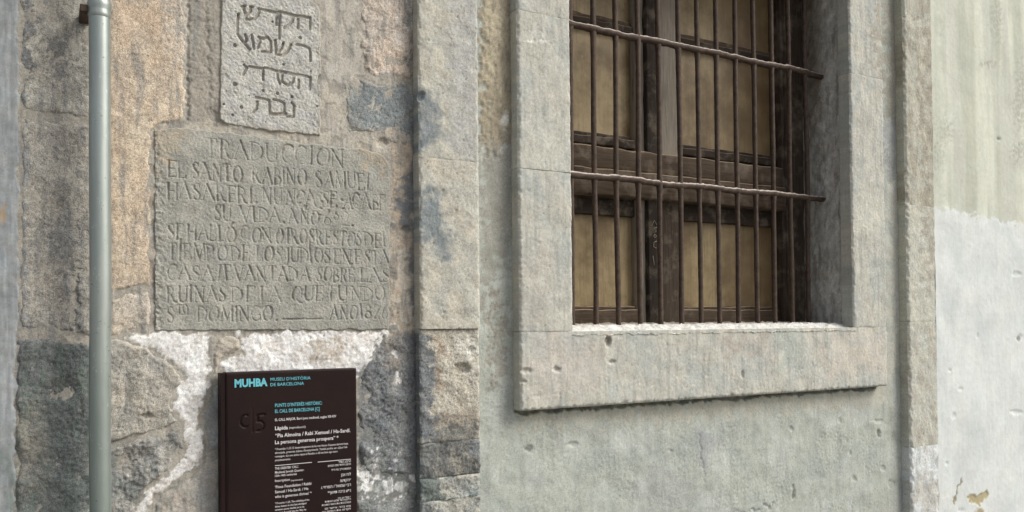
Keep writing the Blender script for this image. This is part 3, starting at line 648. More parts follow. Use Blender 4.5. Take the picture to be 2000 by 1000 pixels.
for a, b in segs:
    k += 9
    plank('bottom_rail', a, b, RY+.004, RY+.05, zs0, 1.600, M_WOODH, win, .004, k)
    plank('bead', a, b, RY+.010, RY+.046, 1.6005, 1.612, M_WOODH, win, .003, k+1)
    plank('upper_rail', a, b, RY+.016, RY+.05, 1.915, 1.972, M_WOODD, win, .003, k+2)
    plank('lower_rail', a, b, RY+.006, RY+.05, 2.145, 2.172, M_WOODD, win, .003, k+3)
    plank('bead', a, b, RY+.026, RY+.046, 2.1725, 2.188, M_WOODD, win, .003, k+4)
    plank('glazing_bar', a, b, RY+.010, RY+.046, 2.532, 2.562, M_WOODD, win, .005, k+5)
    plank('bead', a, b, RY+.020, RY+.046, 2.5622, 2.580, M_WOODH, win, .003, k+6)
    for (p, q) in ((1.6125, 1.9148), (2.1882, 2.5318), (2.5802, OZ1)):
        me = box_mesh('pane', a+.0003, b-.0003, RY+.034, RY+.040, p, q, 0); link('pane', me, M_PANE, win)
# the deep transom between the lights, in stepped mouldings
xa, xb = 1.451, XR0-.001
zt = [unp(1160, y, RY-.02)[1] for y in (380, 327, 283)]
plank('transom_board', xa, xb+.02, RY-.026, RY+.05, zt[0], zt[1], M_WOODH, win, .006, 61)
plank('transom_board', xa, xb+.0195, RY-.016, RY+.05, zt[1]+.0005, zt[2], M_WOODH, win, .006, 63)
M_CHALK = m_plain('chalk', (150, 138, 122), 200, .3)
for mk in ([(165, 235), (185, 195), (205, 230)], [(205, 245), (182, 255), (200, 275), (180, 287)], [(190, 300), (202, 312), (190, 324), (178, 312), (190, 300)], [(202, 350), (182, 360), (180, 392), (200, 402)], [(175, 460), (185, 530)]):
    q = [unp(1230+x/3.85, 380+y/3.85, RY-.013) for x, y in mk]
    link('chalk_mark', tube_mesh('chalk_mark', [(a, RY-.0128, b) for a, b in q], .0011, 6), M_CHALK, win)
me = box_mesh('backing', OX0-.02, OX1+.03, RY+.052, RY+.07, OZ0-.02, OZ1+.05, 0); link('backing', me, m_plain('dark_void', (30, 26, 22)), win)

# ------------------------------------------------------------------ iron grille
gr = thing('window_grille', 'rusty iron grille of round bars threaded through two dusty crossbars in window opening', 'grille', (1.9, .10, OZ0))
GY = .10
bx = [unp(x, 500, GY)[0] for x in (1163, 1206, 1249, 1290, 1330, 1367, 1404, 1441, 1477, 1512, 1546, 1578)]
bx = [bx[0]-2*.088, bx[0]-.088]+bx
CZ = (2.017, 2.4868)
cz = [unp(1117, 341, GY)[1], unp(1117, 48, GY)[1]]
for i, x in enumerate(bx):
    if x < OX0+.01: continue
    zz = np.arange(jz-.006, OZ1+.012, .012); n = len(zz)
    r = .0081*(1+.02*noise(zz, zz*0+i*.37, .04, i)+.03*noise(zz, zz*0+i*.7, .2, i+1))
    for c_ in cz: r = r*(1+.28*np.exp(-((zz-c_+.006)/.014)**2))
    p = np.stack([x+.0011*noise(zz, zz*0+i*.9, .9, i), GY+.0011*noise(zz, zz*0+i*.5+3, .9, i), zz], 1)
    a = np.arange(12)*2*math.pi/12
    sq = 1/np.maximum(np.abs(np.cos(a)), np.abs(np.sin(a)))**.35
    link('bar', tube_mesh('bar', p, r[:, None]*sq[None]*(1+.012*rng.normal(size=(n, 12))), 12), M_IRON, gr)
for i, c_ in enumerate(cz):
    xx = np.arange(OX0-.02, OX1+.032, .008); n = len(xx)
    hol = np.zeros(n)
    for x in bx: hol = np.maximum(hol, np.exp(-((xx-x)/.016)**2))
    r = .0095*(1+.16*hol+.06*noise(xx, xx*0+i, .03, i))
    p = np.stack([xx, np.full(n, GY), c_+.0016*noise(xx, xx*0+i*3, .3, i)+.0006*noise(xx, xx*0+i*5, .08, i+1)], 1)
    a = np.arange(14)*2*math.pi/14
    link('crossbar', tube_mesh('crossbar', p, r[:, None]*(1+.25*np.abs(np.sin(a)))[None]*(1+.035*rng.normal(size=(n, 14))), 14), M_IRON, gr)

# ------------------------------------------------------------------ right pilaster and painted wall
pr = thing('pilaster', 'narrow plastered pilaster at the right, between window panel and painted wall', 'pilaster', (2.9, 0, 0))
QX0, QX1, QY = 2.8185, 2.985, -.036
def pr_block(z0, z1, seed, base, c2, layers=()):
    us = axis(QX0, QX1, .0036); vs = axis(z0, z1, .0045, max(z0, .6), min(z1, 2.75)) if z1 > .6 else axis(z0, z1, .04)
    def fh(X, Z, px, py):
        return .0009*fbm(X, Z, .10, 3, seed, .5)+.0003*fbm(X, Z, .015, 3, seed+1)-.002*pits(X, Z, .015, seed+2, 1.9)+edge_round(X, Z, us, vs, .010, .007, seed, 'l')+edge_round(X, Z, us, vs, .0025, .0005, seed+2, 'bt')
    def fc(X, Z, px, py, H):
        c = mix(flat(px, base), L(c2), sst(fbm(X, Z, .10, 4, seed+4, .65, .8, 2), -.3, 1.2))
        for k in layers: c = mix(c, L(k[1]), k[2]*P(px, py, k[0], k[3], 10, 30, seed+1))
        return mottle(c, X, Z, .05, .07, seed+6)
    sheet('block', us, vs, (0, QY, 0), WALLF, fh, fc, M_PLAST, pr, back=.05)
q1 = unp(1800, 402, QY)[1]; q2 = unp(1800, 628, QY)[1]; q3 = unp(1800, 872, QY)[1]
pr_block(q1, ZT, 120, (176, 172, 158), (160, 153, 138), [([(1808, -200), (1832, -200), (1832, 405), (1812, 405)], (158, 148, 132), .7, 8)])
pr_block(q2, q1, 123, (182, 180, 168), (190, 186, 172), [([(1808, 400), (1832, 400), (1832, 560), (1814, 560)], (158, 150, 136), .6, 8)])
pr_block(q3, q2, 126, (182, 180, 168), (172, 166, 154))
pr_block(0, q3, 129, (204, 206, 206), (180, 178, 174), [([(1790, 930), (1835, 930), (1835, 1060), (1790, 1060)], (170, 164, 154), .6, 12)])

pw = thing('painted_wall', 'pale painted wall at right, greenish above and fresh white below', 'wall', (3.6, 0, 0))
def pw_h(X, Z, px, py):
    h = .0012*fbm(X, Z, .5, 3, 140, .45)+.00015*fbm(X, Z, .03, 3, 141)
    new = P(px, py, [(1800, 404), (1850, 405), (1905, 422), (1990, 436), (2600, 520), (2600, 2000), (1800, 2000)], 3, 4)
    h = h+.0012*new
    for (a, b, r, s) in ((1952, 270, 5, 4), (1985, 535, 8, 4), (1990, 660, 7, 6), (1855, 724, 4, 3), (1910, 655, 2, 4), (1875, 760, 5, 4), (1862, 810, 4, 6), (1985, 805, 12, 4), (1850, 905, 3, 3), (1878, 998, 6, 4)): h = h-.003*B(px, py, a, b, r, s)
    h = h-.004*P(px, py, [(1896, 972), (1905, 962), (1922, 962), (1924, 976), (1910, 984), (1898, 982)], 1.5, 3)-.003*G(px, py, [(1878, 938), (1868, 962), (1862, 985)], 2, 2)
    for (a, b, r, s) in ((1945, 40, 8, 30), (1930, 125, 14, 6), (1992, 190, 8, 50), (1840, 255, 12, 18), (1832, 310, 8, 20), (1990, 295, 12, 14)): h = h-.001*B(px, py, a, b, r, s)*pits(X, Z, .02, 144, .0)
    return h
def pw_c(X, Z, px, py, H):
    c = flat(px, (190, 190, 177))
    st = sst(fbm(X, Z, .16, 3, 145, .6, 1, 14), -.7, 1.0)
    c = mix(c, L((202, 202, 186)), st)
    c = mix(c, L((174, 175, 158)), .7*sst(fbm(X, Z, .22, 3, 146, .6, 1, 12), .1, 1.5))
    for (a, b, r, s) in ((1945, 40, 8, 30), (1930, 125, 14, 6), (1992, 190, 8, 50), (1840, 255, 12, 18), (1832, 310, 8, 20), (1990, 295, 12, 14)): c = mix(c, L((156, 154, 143)), .5*B(px, py, a, b, r, s, .6, .6, 12))
    new = P(px, py, [(1800, 404), (1850, 405), (1905, 422), (1990, 436), (2600, 520), (2600, 2000), (1800, 2000)], 1.2, 3, 22)
    wc = mix(flat(px, (207, 209, 207)), L((199, 202, 201)), sst(fbm(X, Z, .3, 4, 147, .6, 1, 2), -.5, 1.3))
    c = mix(c, wc, new)
    c = mix(c, L((184, 186, 170)), .6*P(px, py, [(1826, -300), (1836, -300), (1844, 405), (1828, 405)], 5, 5))
    c = mix(c, L((172, 158, 120)), P(px, py, [(1894, 972), (1905, 961), (1923, 961), (1926, 976), (1910, 985), (1897, 982)], 1.5, 3))
    c = mix(c, L((150, 140, 112)), G(px, py, [(1878, 938), (1868, 962), (1862, 985)], 2.2, 2))
    c = mix(c, L((160, 150, 118)), B(px, py, 1915, 998, 8, 6))
    c = mix(c, L((110, 106, 98)), .7*np.maximum(B(px, py, 1952, 270, 4, 3), B(px, py, 1990, 662, 4, 5)))
    return mottle(c, X, Z, .025, .12, 148, .012)
sheet('render_coat', axis(QX1+.0005, 6.5, .0042, QX1, 3.95, .08), axis(0, ZT, .005, .6, 3.0, .08), (0, -.0345, 0), WALLF, pw_h, pw_c, M_PAINT, pw, back=.04)

# ------------------------------------------------------------------ carved lettering
T, t = 1.0, .42
def E(cx, cy, rx, ry, a0, a1, n=9): return [(cx+rx*math.cos(math.radians(a0+(a1-a0)*i/n)), cy+ry*math.sin(math.radians(a0+(a1-a0)*i/n))) for i in range(n+1)]
def S(x, y, l=.10): return ([(x-l, y), (x+l, y)], t*.9)
GL = {
 'A': (.78, [([(0, 0), (.38, 1)], t), ([(.36, 1), (.76, 0)], T), ([(.13, .36), (.6, .36)], t), S(0, 0), S(.78, 0)]),
 'B': (.56, [([(.08, 0), (.08, 1)], T), (E(.1, .76, .36, .24, 90, -90), t), (E(.1, .26, .44, .27, 90, -90), T), S(.04, 1), S(.04, 0)]),
 'C': (.66, [(E(.40, .5, .36, .5, 50, 180), T), (E(.40, .5, .36, .5, 180, 315), t), ([(.64, .72), (.64, .95)], t)]),
 'D': (.72, [([(.08, 0), (.08, 1)], t), (E(.12, .5, .56, .5, 90, 30, 4), t), (E(.12, .5, .56, .5, 30, -40, 5), T), (E(.12, .5, .56, .5, -40, -90, 4), t), S(.04, 1), S(.04, 0)]),
 'E': (.56, [([(.08, 0), (.08, 1)], T), ([(.08, 1), (.52, 1), (.52, .86)], t), ([(.08, .52), (.42, .52)], t), ([(.08, 0), (.54, 0), (.55, .16)], t), S(.04, 1), S(.04, 0)]),
 'F': (.54, [([(.08, 0), (.08, 1)], T), ([(.08, 1), (.52, 1), (.52, .86)], t), ([(.08, .52), (.42, .52)], t), S(.08, 0)]),
 'G': (.7, [(E(.40, .5, .36, .5, 50, 180), T), (E(.40, .5, .36, .5, 180, 320), t), ([(.67, 0), (.67, .4), (.5, .4)], t)]),
 'H': (.72, [([(.08, 0), (.08, 1)], T), ([(.64, 0), (.64, 1)], T), ([(.08, .52), (.64, .52)], t), S(.08, 1), S(.08, 0), S(.64, 1), S(.64, 0)]),
 'I': (.2, [([(.1, 0), (.1, 1)], T), S(.1, 1), S(.1, 0)]),
 'J': (.34, [([(.24, 1), (.24, .1), (.14, -.1), (0, -.12)], T), S(.24, 1)]),
 'L': (.52, [([(.08, 0), (.08, 1)], T), ([(.08, 0), (.5, 0), (.51, .18)], t), S(.08, 1), S(.04, 0)]),
 'M': (.9, [([(.06, 0), (.12, 1)], t), ([(.12, 1), (.45, .1)], T), ([(.45, .1), (.78, 1)], t), ([(.78, 1), (.84, 0)], T), S(.06, 0), S(.84, 0)]),
 'N': (.76, [([(.10, 0), (.10, 1)], t), ([(.10, 1), (.66, 0)], T), ([(.66, 0), (.66, 1)], t), S(.10, 0), S(.66, 1), S(.04, 1, .06)]),
 'O': (.74, [(E(.37, .5, .33, .5, 120, 240), T), (E(.37, .5, .33, .5, 240, 300, 4), t), (E(.37, .5, .33, .5, 300, 420), T), (E(.37, .5, .33, .5, 60, 120, 4), t)]),
 'P': (.56, [([(.08, 0), (.08, 1)], T), (E(.1, .72, .42, .28, 90, -90), T), S(.04, 1), S(.08, 0)]),
 'Q': (.78, [(E(.37, .5, .33, .5, 0, 360, 20), t), (E(.37, .5, .33, .5, 120, 240), T), ([(.40, .12), (.58, -.08), (.80, -.12)], T)]),
 'R': (.66, [([(.08, 0), (.08, 1)], T), (E(.1, .74, .38, .26, 90, -90), t), ([(.30, .48), (.5, .05), (.64, 0)], T), S(.04, 1), S(.08, 0)]),
 'S': (.52, [(E(.27, .75, .2, .25, 35, 150, 5), t), ([(.09, .86), (.08, .70), (.25, .54), (.42, .38), (.44, .22)], T), (E(.25, .25, .2, .25, -10, -150, 6), t), ([(.45, .78), (.46, .98)], t), ([(.06, .22), (.05, .02)], t)]),
 'T': (.66, [([(.33, 0), (.33, 1)], T), ([(.02, .86), (.04, 1), (.62, 1), (.64, .86)], t), S(.33, 0)]),
 'U': (.72, [([(.08, 1), (.08, .3), (.18, .05), (.36, 0)], T), ([(.36, 0), (.56, .06), (.62, .3), (.62, 1)], t), S(.08, 1), S(.62, 1)]),
 'V': (.74, [([(.02, 1), (.38, 0)], T), ([(.38, 0), (.72, 1)], t), S(.02, 1), S(.72, 1)]),
 '1': (.24, [([(.12, 0), (.12, 1)], T), S(.12, 0)]),
 '2': (.52, [(E(.25, .75, .2, .25, 160, -20), t), ([(.44, .66), (.05, 0)], T), ([(.05, 0), (.5, 0)], t)]),
 '6': (.5, [(E(.26, .28, .2, .28, 0, 360, 14), t), ([(.42, 1), (.16, .7), (.06, .28)], T)]),
 '8': (.5, [(E(.25, .75, .17, .24, 0, 360, 12), t), (E(.25, .26, .21, .27, 0, 360, 14), T)]),
 'o': (.36, [(E(.18, .62, .15, .22, 0, 360, 12), t)]),
 '.': (.2, [([(.09, .04), (.11, .04)], T*1.3)]),
 '_': (1.6, [([(0, .0), (1.6, .02)], T)]),
}
def carve(H, us, vs, pts, hw, depth, flatb=False):
    """cut a V groove along a polyline on the wall plane"""
    du = us[1]-us[0]; dv = vs[1]-vs[0]; m = hw*1.6+.002
    p = np.array(pts)
    for i in range(len(p)-1):
        (x0, z0), (x1, z1) = p[i], p[i+1]
        i0 = max(0, int((min(x0, x1)-m-us[0])/du)); i1 = min(len(us), int((max(x0, x1)+m-us[0])/du)+2)
        j0 = max(0, int((min(z0, z1)-m-vs[0])/dv)); j1 = min(len(vs), int((max(z0, z1)+m-vs[0])/dv)+2)
        if i1 <= i0 or j1 <= j0: continue
        U, V = np.meshgrid(us[i0:i1], vs[j0:j1])
        dx, dz = x1-x0, z1-z0; tt = np.clip(((U-x0)*dx+(V-z0)*dz)/(dx*dx+dz*dz+1e-12), 0, 1)
        d = np.hypot(U-x0-tt*dx, V-z0-tt*dz)/hw
        g = sst(1.15-d, 0, .5) if flatb else np.clip(1.1-d, 0, 1)
        H[j0:j1, i0:i1] = np.maximum(H[j0:j1, i0:i1], depth*g)
LINES = [  # (y top, y bottom) at the left and right end x, then words with their start and end
 ((401, 271, 308), (672, 292, 326), [('TRADUCCION', 401, 672)]),
 ((326, 314, 345), (727, 340, 372), [('EL', 326, 364), ('SANTO', 375, 474), ('RABINO', 492, 599), ('SAMUEL', 617, 727)]),
 ((326, 355, 387), (753, 381, 411), [('HASARERI.', 326, 502), ('NUNCA', 513, 617), ('SE', 628, 658), ('ACABE', 670, 754)]),
 ((419, 399, 429), (689, 416, 442), [('SU', 419, 452), ('VIDA.', 470, 556), ('AÑO', 564, 621), ('6o2.', 632, 691)]),
 ((326, 437, 467), (760, 455, 482), [('SE', 326, 357), ('HALLÓ', 364, 462), ('CON', 470, 531), ('OTROS', 537, 612), ('RESTOS', 618, 706), ('DEL', 711, 760)]),
 ((326, 475, 506), (760, 490, 517), [('TÍEMPO', 326, 443), ('DE', 452, 487), ('LOS', 499, 551), ('JUDÍOS', 556, 645), ('EN', 652, 687), ('ESTA', 693, 760)]),
 ((326, 517, 547), (762, 525, 551), [('CASA', 326, 416), ('LEVANTADA', 425, 604), ('SOBRÉ', 617, 692), ('LAS', 702, 762)]),
 ((326, 559, 590), (751, 560, 587), [('RUINAS', 326, 441), ('DE', 451, 496), ('LA', 508, 549), ('QUE', 568, 630), ('FUNDÓ', 643, 752)]),
 ((326, 599, 630), (757, 596, 622), [('S', 326, 340), ('DOMINGO.', 383, 541), ('AÑO', 645, 696), ('1826', 703, 757)]),
]
ACC = {'Ñ': ('N', 'tilde'), 'Ó': ('O', 'acute'), 'Í': ('I', 'acute'), 'É': ('E', 'acute')}
def spanish(H, us, vs, y):
    r = np.random.default_rng(5)
    def put(ch, xl, wpx, ln, big=1.0, base=None):
        (xa_, ta, ba), (xb_, tb, bb) = ln[0], ln[1]
        acc = None
        if ch in ACC: ch, acc = ACC[ch]
        gw, strokes = GL[ch]; jx, jy, sl = r.normal()*.7, r.normal()*.8, r.normal()*.05
        def mp(gx, gy):
            px = xl+gx/gw*wpx+jx+sl*gy*30; s = (px-xa_)/(xb_-xa_)
            tp = ta+(tb-ta)*s; bt = ba+(bb-ba)*s
            if base: tp, bt = bt+(tp-bt)*base[1], bt+(tp-bt)*base[0]
            return unp(px, bt+(tp-bt)*gy+jy, y)
        ss = list(strokes)
        if acc == 'tilde': ss.append(([(.12, 1.14), (.3, 1.24), (.46, 1.14), (.64, 1.24)], t))
        if acc == 'acute': ss.append(([(gw*.45, 1.10), (gw*.7, 1.30)], T))
        for pts, w in ss:
            k = .6+.6*r.random()
            carve(H, us, vs, [mp(*q) for q in pts], .0028*w*big+.0003, .0041*k*(.45+.55*w))
    for ln in LINES:
        for wd, a, b in ln[2]:
            ws = [GL[ACC[c][0] if c in ACC else c][0] for c in wd]; gap = .13
            tot = sum(ws)+gap*(len(wd)-1); k = (b-a)/tot; x = a
            for c, w in zip(wd, ws): put(c, x, w*k, ln); x += (w+gap)*k
    l9 = LINES[8]
    put('T', 344, 10, l9, .7, (.55, 1.1)); put('O', 357, 11, l9, .7, (.55, 1.1)); carve(H, us, vs, [unp(346, 615, y), unp(368, 614, y)], .0014, .003)
    carve(H, us, vs, [unp(551, 624, y), unp(590, 623.5, y), unp(628, 623, y)], .0028, .005)

tab = thing('inscription_tablet', 'large grey stone tablet carved with nine lines of Spanish capitals', 'tablet', (.485, 0, 1.541))
TX0, TX1, TZ0, TZ1, TY = .2015, .766, 1.5405, 2.012, -.005
us = axis(TX0, TX1, .00125); vs = axis(TZ0, TZ1, .00125)
CH = np.zeros((len(vs), len(us))); spanish(CH, us, vs, TY)
TOP = [(360, 250), (430, 247), (520, 262), (628, 273), (700, 286), (722, 292), (745, 296), (756, 305), (764, 312), (770, 330), (764, 655), (296, 652), (300, 262), (330, 252)]
def tab_sd(px, py): return poly_sd(px, py, [(299, 250), (364, 246), (440, 256), (540, 268), (628, 280), (700, 288), (728, 292), (752, 302), (764, 318), (766, 400), (763, 647), (299, 649)])+1.0*fbm(px, py, 40, 3, 151, .5)
def tab_h(X, Z, px, py):
    ero = np.clip(.76+.26*fbm(X, Z, .05, 4, 152, .7), .32, 1)
    h = .0008*fbm(X, Z, .14, 3, 150)+.00022*fbm(X, Z, .010, 3, 153, .6)-.0010*pits(X, Z, .007, 155, 2.1)-CH*ero
    lf = sst(px, 332, 300)*(.0012*fbm(X, Z, .022, 4, 156, .6)-.001)
    h = h+lf-.003*B(px, py, 640, 400, 70, 20)*pits(X, Z, .02, 157, 1.0)
    s = tab_sd(px, py)
    return h-.016*(1-sst(s, -2, 5))
def tab_c(X, Z, px, py, H):
    c = flat(px, (152, 149, 141))
    c = mix(c, L((160, 156, 146)), sst(fbm(X, Z, .15, 4, 158, .6), -.3, 1.2))
    c = mix(c, L((140, 138, 130)), .6*sst(fbm(X, Z, .10, 4, 159, .6), .1, 1.4))
    c = mix(c, L((172, 155, 132)), .6*P(px, py, [(298, 240), (365, 240), (350, 300), (298, 330)], 10, 12))
    c = mix(c, L((164, 148, 128)), .7*P(px, py, [(690, 280), (770, 290), (772, 340), (720, 320)], 8, 10))
    return mottle(c, X, Z, .05, .05, 160, .02)
sheet('slab', us, vs, (0, TY, 0), WALLF, tab_h, tab_c, M_TAB, tab, keep=lambda X, Z, px, py: tab_sd(px, py) > -3)

heb = thing('inscription_tablet', 'small pale stone tablet carved with four lines of Hebrew, above the larger tablet', 'tablet', (.464, 0, 2.02))
HY = -.006
HZ1 = unp(600, -6, HY)[1]
us = axis(.335, .592, .00125); vs = axis(2.012, HZ1+.012, .00125)
HS = [  # strokes of the four lines, read off the tablet
 [(585, 100), (640, 108), (685, 116)], [(685, 112), (684, 190)], [(607, 125), (605, 182)],
 [(485, 76), (535, 88), (578, 100)], [(578, 100), (570, 140), (545, 162), (518, 180)], [(489, 92), (486, 170), (485, 250)],
 [(382, 64), (430, 74), (476, 82)], [(470, 82), (466, 160)],
 [(248, 40), (262, 85), (270, 128)], [(270, 128), (322, 124), (345, 98), (358, 58)], [(302, 44), (296, 75), (268, 98)], [(240, 40), (262, 38)], [(296, 44), (312, 44)], [(350, 56), (366, 58)],
 [(218, 92), (211, 160), (210, 218)], [(210, 218), (250, 275), (293, 322)], [(262, 226), (274, 262), (258, 278)], [(304, 228), (312, 262), (320, 316)],
 [(350, 240), (378, 252), (408, 240), (430, 268), (430, 340), (372, 336)], [(362, 250), (352, 296), (345, 312)],
 [(458, 262), (462, 310), (462, 352)], [(462, 352), (508, 362), (540, 335), (562, 288)], [(512, 278), (500, 312), (482, 338)],
 [(598, 290), (645, 298), (682, 316), (688, 345), (686, 398)],
 [(600, 484), (645, 492), (688, 504), (684, 580)], [(612, 520), (610, 572)],
 [(488, 464), (540, 474), (588, 486)], [(505, 484), (503, 530), (540, 558), (574, 535), (582, 488)],
 [(390, 440), (430, 450), (470, 462), (474, 505), (490, 545)], [(288, 432), (335, 440), (378, 446), (380, 520)], [(255, 420), (274, 440), (262, 462), (250, 485)],
 [(566, 668), (582, 690), (578, 758), (538, 762)], [(446, 648), (490, 658), (516, 672), (518, 740)], [(435, 742), (480, 744), (526, 740)],
 [(334, 634), (378, 642), (418, 652), (424, 740)], [(342, 662), (338, 708), (316, 730)]]
HD = [(620, 245, 10), (378, 590, 8), (472, 608, 8), (567, 630, 8), (195, 295, 10), (195, 548, 12), (236, 698, 9), (180, 748, 7), (122, 678, 6), (512, 420, 7), (690, 462, 6), (440, 140, 6), (730, 690, 6)]
CHB = np.zeros((len(vs), len(us)))
def hz(x, y): return unp(400+x/3.333, y/3.333, HY)
for st in HS: carve(CHB, us, vs, [hz(*q) for q in st], .0030, .0095, True)
for st in HS:
    if abs(st[0][1]-st[-1][1]) < 40 and len(st) == 3: carve(CHB, us, vs, [hz(*q) for q in st], .0038, .0105, True)
for x, y_, r_ in HD: carve(CHB, us, vs, [hz(x, y_), hz(x+1, y_+1)], r_*.00042, .008, True)
def heb_sd(px, py): return poly_sd(px, py, [(432, -10), (590, -10), (612, 0), (624, 12), (628, 40), (629, 150), (624, 160), (629, 172), (628, 266), (520, 256), (440, 243), (429, 232), (428, 120)])+.8*fbm(px, py, 40, 3, 161, .5)
def heb_h(X, Z, px, py):
    h = .0008*fbm(X, Z, .07, 3, 162)+.00035*fbm(X, Z, .010, 3, 163, .6)-.002*pits(X, Z, .007, 164, 2.0)-CHB*(.9+.1*np.clip(fbm(X, Z, .03, 3, 165), -1, 1))
    h = h-.012*B(px, py, 626, 156, 5, 9)
    return h-.024*(1-sst(heb_sd(px, py), -4, 3.5))
def heb_c(X, Z, px, py, H):
    c = mix(flat(px, (180, 176, 169)), L((172, 169, 166)), sst(fbm(X, Z, .06, 4, 166, .65), -.3, 1.2))
    c = mix(c, L((160, 152, 140)), .7*(1-sst(heb_sd(px, py), 2, 12)))
    return mottle(c, X, Z, .05, .03, 167, .02)
sheet('slab', us, vs, (0, HY, 0), WALLF, heb_h, heb_c, M_TAB, heb, keep=lambda X, Z, px, py: heb_sd(px, py) > -4)

# ------------------------------------------------------------------ information sign
sg = thing('information_sign', 'dark brown metal information sign with white and turquoise print below the tablets', 'sign', (.493, -.025, .55))
NY = -.046
NX0, NX1, NZ1, NZ0 = unp(441, 860, NY)[0], unp(697, 860, NY)[0], unp(560, 724, NY)[1], .55
us = axis(NX0, NX1, .0022); vs = axis(NZ0, NZ1, .0022, 1.0, NZ1, .02)
SGH = np.zeros((len(vs), len(us)))
fu = vs[-1]-vs[-2]; v_f = vs[vs >= 1.0-1e-9]
sub = SGH[len(vs)-len(v_f):]
def sp(x, y): return unp(430+x/7.144, 720+y/7.144, NY)
carve(sub, us, v_f, [sp(380, 655), sp(345, 645), sp(300, 675), sp(280, 735), sp(300, 800), sp(345, 820), sp(385, 805)], .0016, .0036, True)
carve(sub, us, v_f, [sp(455, 540), sp(455, 890)], .0010, .002, True)
carve(sub, us, v_f, [sp(622, 640), sp(525, 648), sp(522, 742), sp(570, 735), sp(610, 770), sp(612, 820), sp(580, 862), sp(510, 872)], .0018, .0036, True)
mflat = lambda c: (lambda X, Z, px, py, H: flat(px, c))
panel = sheet('panel', us, vs, (0, NY, 0), WALLF, lambda X, Z, px, py: -SGH+edge_round(X, Z, us, vs, .003, .002, 1, 'lrt', .5), mflat((50, 30, 29)), M_SIGN, sg, back=.036)
me = box_mesh('side_flange', unp(431.5, 860, NY)[0], NX0-.0004, NY+.0025, -.008, NZ0, NZ1-.001, .001)
fl = link('side_flange', me, M_SIGN, sg)
for yy in (812, 953):
    zc = unp(436, yy, NY+.02)[1]
    me = tube_mesh('screw', [(NX0-.006, NY+.003, zc), (NX0-.006, NY+.0008, zc)], .0026, 10); link('screw', me, M_SCREW, fl)
FONT = None
def sign_text(s, x0, y0, x1, cap, mat, bold=0.0, right=False, name='lettering'):
    """print a line from its left (or right) foot; x0, x1 and cap height are survey pixels on the sign's face"""
    cu = bpy.data.curves.new('text', 'FONT'); cu.body = s; cu.size = 1; cu.resolution_u = 2; cu.fill_mode = 'FRONT'; cu.offset = bold
    ob = bpy.data.objects.new('text', cu); COL.objects.link(ob)
    dg = bpy.context.evaluated_depsgraph_get(); me = bpy.data.meshes.new_from_object(ob.evaluated_get(dg))
    bpy.data.objects.remove(ob); bpy.data.curves.remove(cu)
    n = len(me.vertices)
    if n == 0: return
    co = np.zeros(n*3, np.float32); me.vertices.foreach_get('co', co); co = co.reshape(-1, 3)
    X0_, Z0_ = unp(x0, y0, NY); X1_, _z = unp(x1, y0, NY); zc = unp(x0, y0-cap, NY)[1]-Z0_
    w = co[:, 0].max()-co[:, 0].min(); lo = co[:, 0].min()
    out = np.zeros_like(co); out[:, 0] = X0_+(co[:, 0]-lo)/w*(X1_-X0_); out[:, 2] = Z0_+co[:, 1]/.73*zc; out[:, 1] = NY-.0008
    me.vertices.foreach_set('co', out.ravel()); me.update(); me.name = name
    link(name, me, mat, sg)
sign_text('MUHBA', 458, 756, 522.5, 15.5, M_CYAN, .045)
sign_text("MUSEU D'HISTÒRIA", 528, 744, 606.5, 6.4, M_CYAN, .005)
sign_text('DE BARCELONA', 528, 754.3, 593.5, 6.4, M_CYAN, .005)
sign_text("PUNTS D'INTERÈS HISTÒRIC:", 537, 795, 629, 6.8, M_CYAN, .012)
sign_text('EL CALL DE BARCELONA [C]', 537, 806.5, 624, 6.8, M_CYAN, .012)
sign_text('EL CALL MAJOR. Barri jueu medieval, segles XII-XIV', 537, 822.5, 656.5, 5.2, M_WHITE, .008)
sign_text('Làpida', 537, 840, 562, 7.4, M_WHITE, .02); sign_text('(reproducció)', 564.5, 837.5, 596.5, 4.6, M_WHITE)
sign_text('“Pia Almoina / Rabí Xemuel / Ha-Sardí.', 537.5, 854.5, 684, 7.6, M_WHITE, .012)
sign_text('La persona generosa prospera” *', 537, 867.5, 661, 7.6, M_WHITE, .012)
for i, (s, x1) in enumerate((("* Proverbis 11,25. El desenvolupament de les tres lletres d'aquesta darrera frase,", 680), ("abreujada, presenta dubtes d'interpretació. També podria ser «Que l'alè", 678), ("romangui», «La seva ànima reposi al Paradís» o «El seu llum sigui etern", 659), ('perpètuament».', 568))):
    sign_text(s, 537, 879.5+i*7.1, x1, 4.4, M_WHITE)
def rule(x0, x1, y):
    a, za = unp(x0, y, NY); b, _ = unp(x1, y, NY)
    me = box_mesh('rule_line', a, b, NY-.0009, NY-.0002, za-.0006, za+.0006, 0); link('rule_line', me, M_WHITE, sg)
rule(537, 609, 909.5); rule(620.5, 685, 902.5)
for s, x1, y, c in (("THE GREATER ‘CALL’.", 583.5, 917.5, 4.8), ('Medieval Jewish Quarter.', 594, 925, 4.8), ('12th-14th centuries', 579.5, 931.5, 4.6), ('Inscription', 566, 941.5, 5.2), ("‘Pious Foundation / Rabbi", 608, 954, 5.8), ('Samuel / Ha-Sardi. / He', 602, 963.5, 5.8), ('who is generous thrives’ *', 608.5, 973, 5.8), ('* Proverbs 11,25. The unfolding of the', 604, 985, 3.9), ('three letters in this last abridged', 598, 991.4, 3.9), ('sentence poses doubts as to its', 594, 997.6, 3.9), ('meaning. It could also be ‘May he', 598, 1003.8, 3.9)):
    sign_text(s, 537, y, x1, c, M_WHITE, .006)
sign_text('(reproduction)', 568, 940, 591, 3.6, M_WHITE)
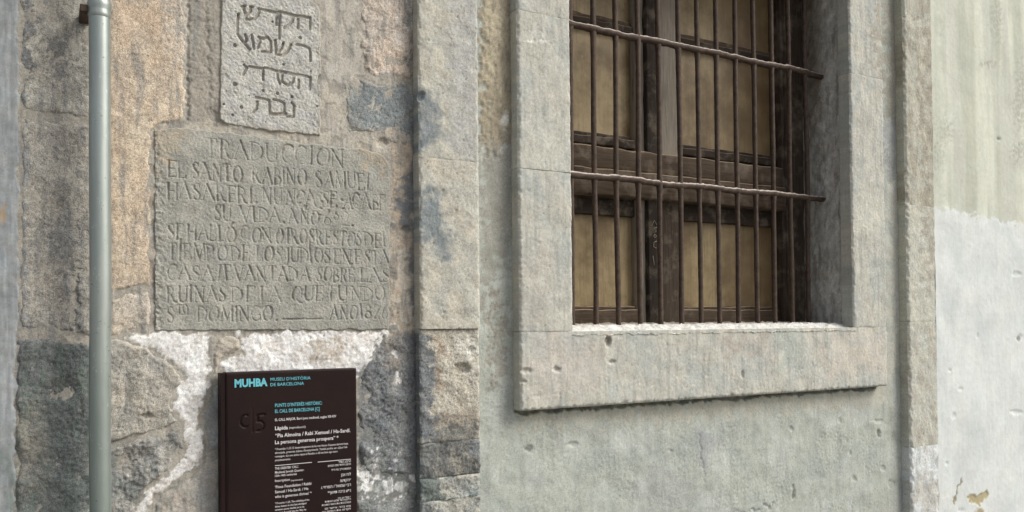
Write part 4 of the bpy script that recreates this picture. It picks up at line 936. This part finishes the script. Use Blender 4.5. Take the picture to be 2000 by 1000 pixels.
for s, x0, y, c in (('הרובע הגדול', 661, 904.5, 4.6), ('הרובע היהודי מימי הביניים', 640.5, 912, 4.4), ('המאות הי״ב עד הי״ד', 647, 920, 4.4), ('לוח אבן', 666, 930, 5.8), ('״הקדש/', 664, 941.5, 5.8), ('רבי שמואל / הסרדי./', 627, 955, 5.8), ('נפש ברכה תדושן״*', 640, 965, 5.8), ('* משלי י״א, כ״ה', 660, 975, 4.0), ('הפענוח של שלוש האותיות', 634.5, 981.8, 4.0), ('המרכיבות את ראשי התיבות', 628.5, 988.6, 4.0), ('אינו ברור. אפשר גם', 634.5, 995.4, 4.0), ('לקרוא את הסיום כך', 628.5, 1002, 4.0)):
    sign_text(s[::-1], x0, y, 685, c, M_WHITE, .006)
ex, ez = unp(499, 1004, NY)
me = tube_mesh('emblem', [(ex, NY-.0004, ez), (ex, NY-.0012, ez)], .0125, 32); link('emblem', me, M_WHITE, sg)

# ------------------------------------------------------------------ drainpipe
dp = thing('drainpipe', 'grey-green painted metal drainpipe running vertically up the stone wall', 'drainpipe', (.088, -.08, 0))
DY = -.075
xl, xr = unp(173.5, 500, DY)[0], unp(217.5, 500, DY)[0]; DX, DR = (xl+xr)/2, (xr-xl)/2*.985
zz = np.linspace(0, ZT, 240)
link('pipe', tube_mesh('pipe', np.stack([DX+.0006*noise(zz, zz*0, .5, 3), DY+zz*0, zz], 1), DR*(1+.004*noise(zz, zz*0, .3, 5)), 48, True), M_PIPE, dp)
zc = unp(195, 18, DY)[1]
prof = [(-.020, 1.01), (-.018, 1.06), (-.012, 1.09), (-.006, 1.05), (-.003, 1.05), (.003, 1.12), (.010, 1.14), (.015, 1.09), (.018, 1.04), (.10, 1.035), (.104, 1.0)]
link('socket_collar', tube_mesh('socket_collar', [(DX, DY, zc+a) for a, b in prof], np.array([b*DR for a, b in prof]), 48, False), M_PIPE, dp)
br = box_mesh('bracket', DX-DR-.016, DX-DR+.006, DY-.006, .0, zc-.012, zc+.004, .002); b_ = link('bracket', br, M_IRON, dp)
link('bolt', tube_mesh('bolt', [(DX-DR-.010, DY-.004, zc-.004), (DX-DR-.010, DY-.012, zc-.004)], .0045, 6), M_SCREW, b_)
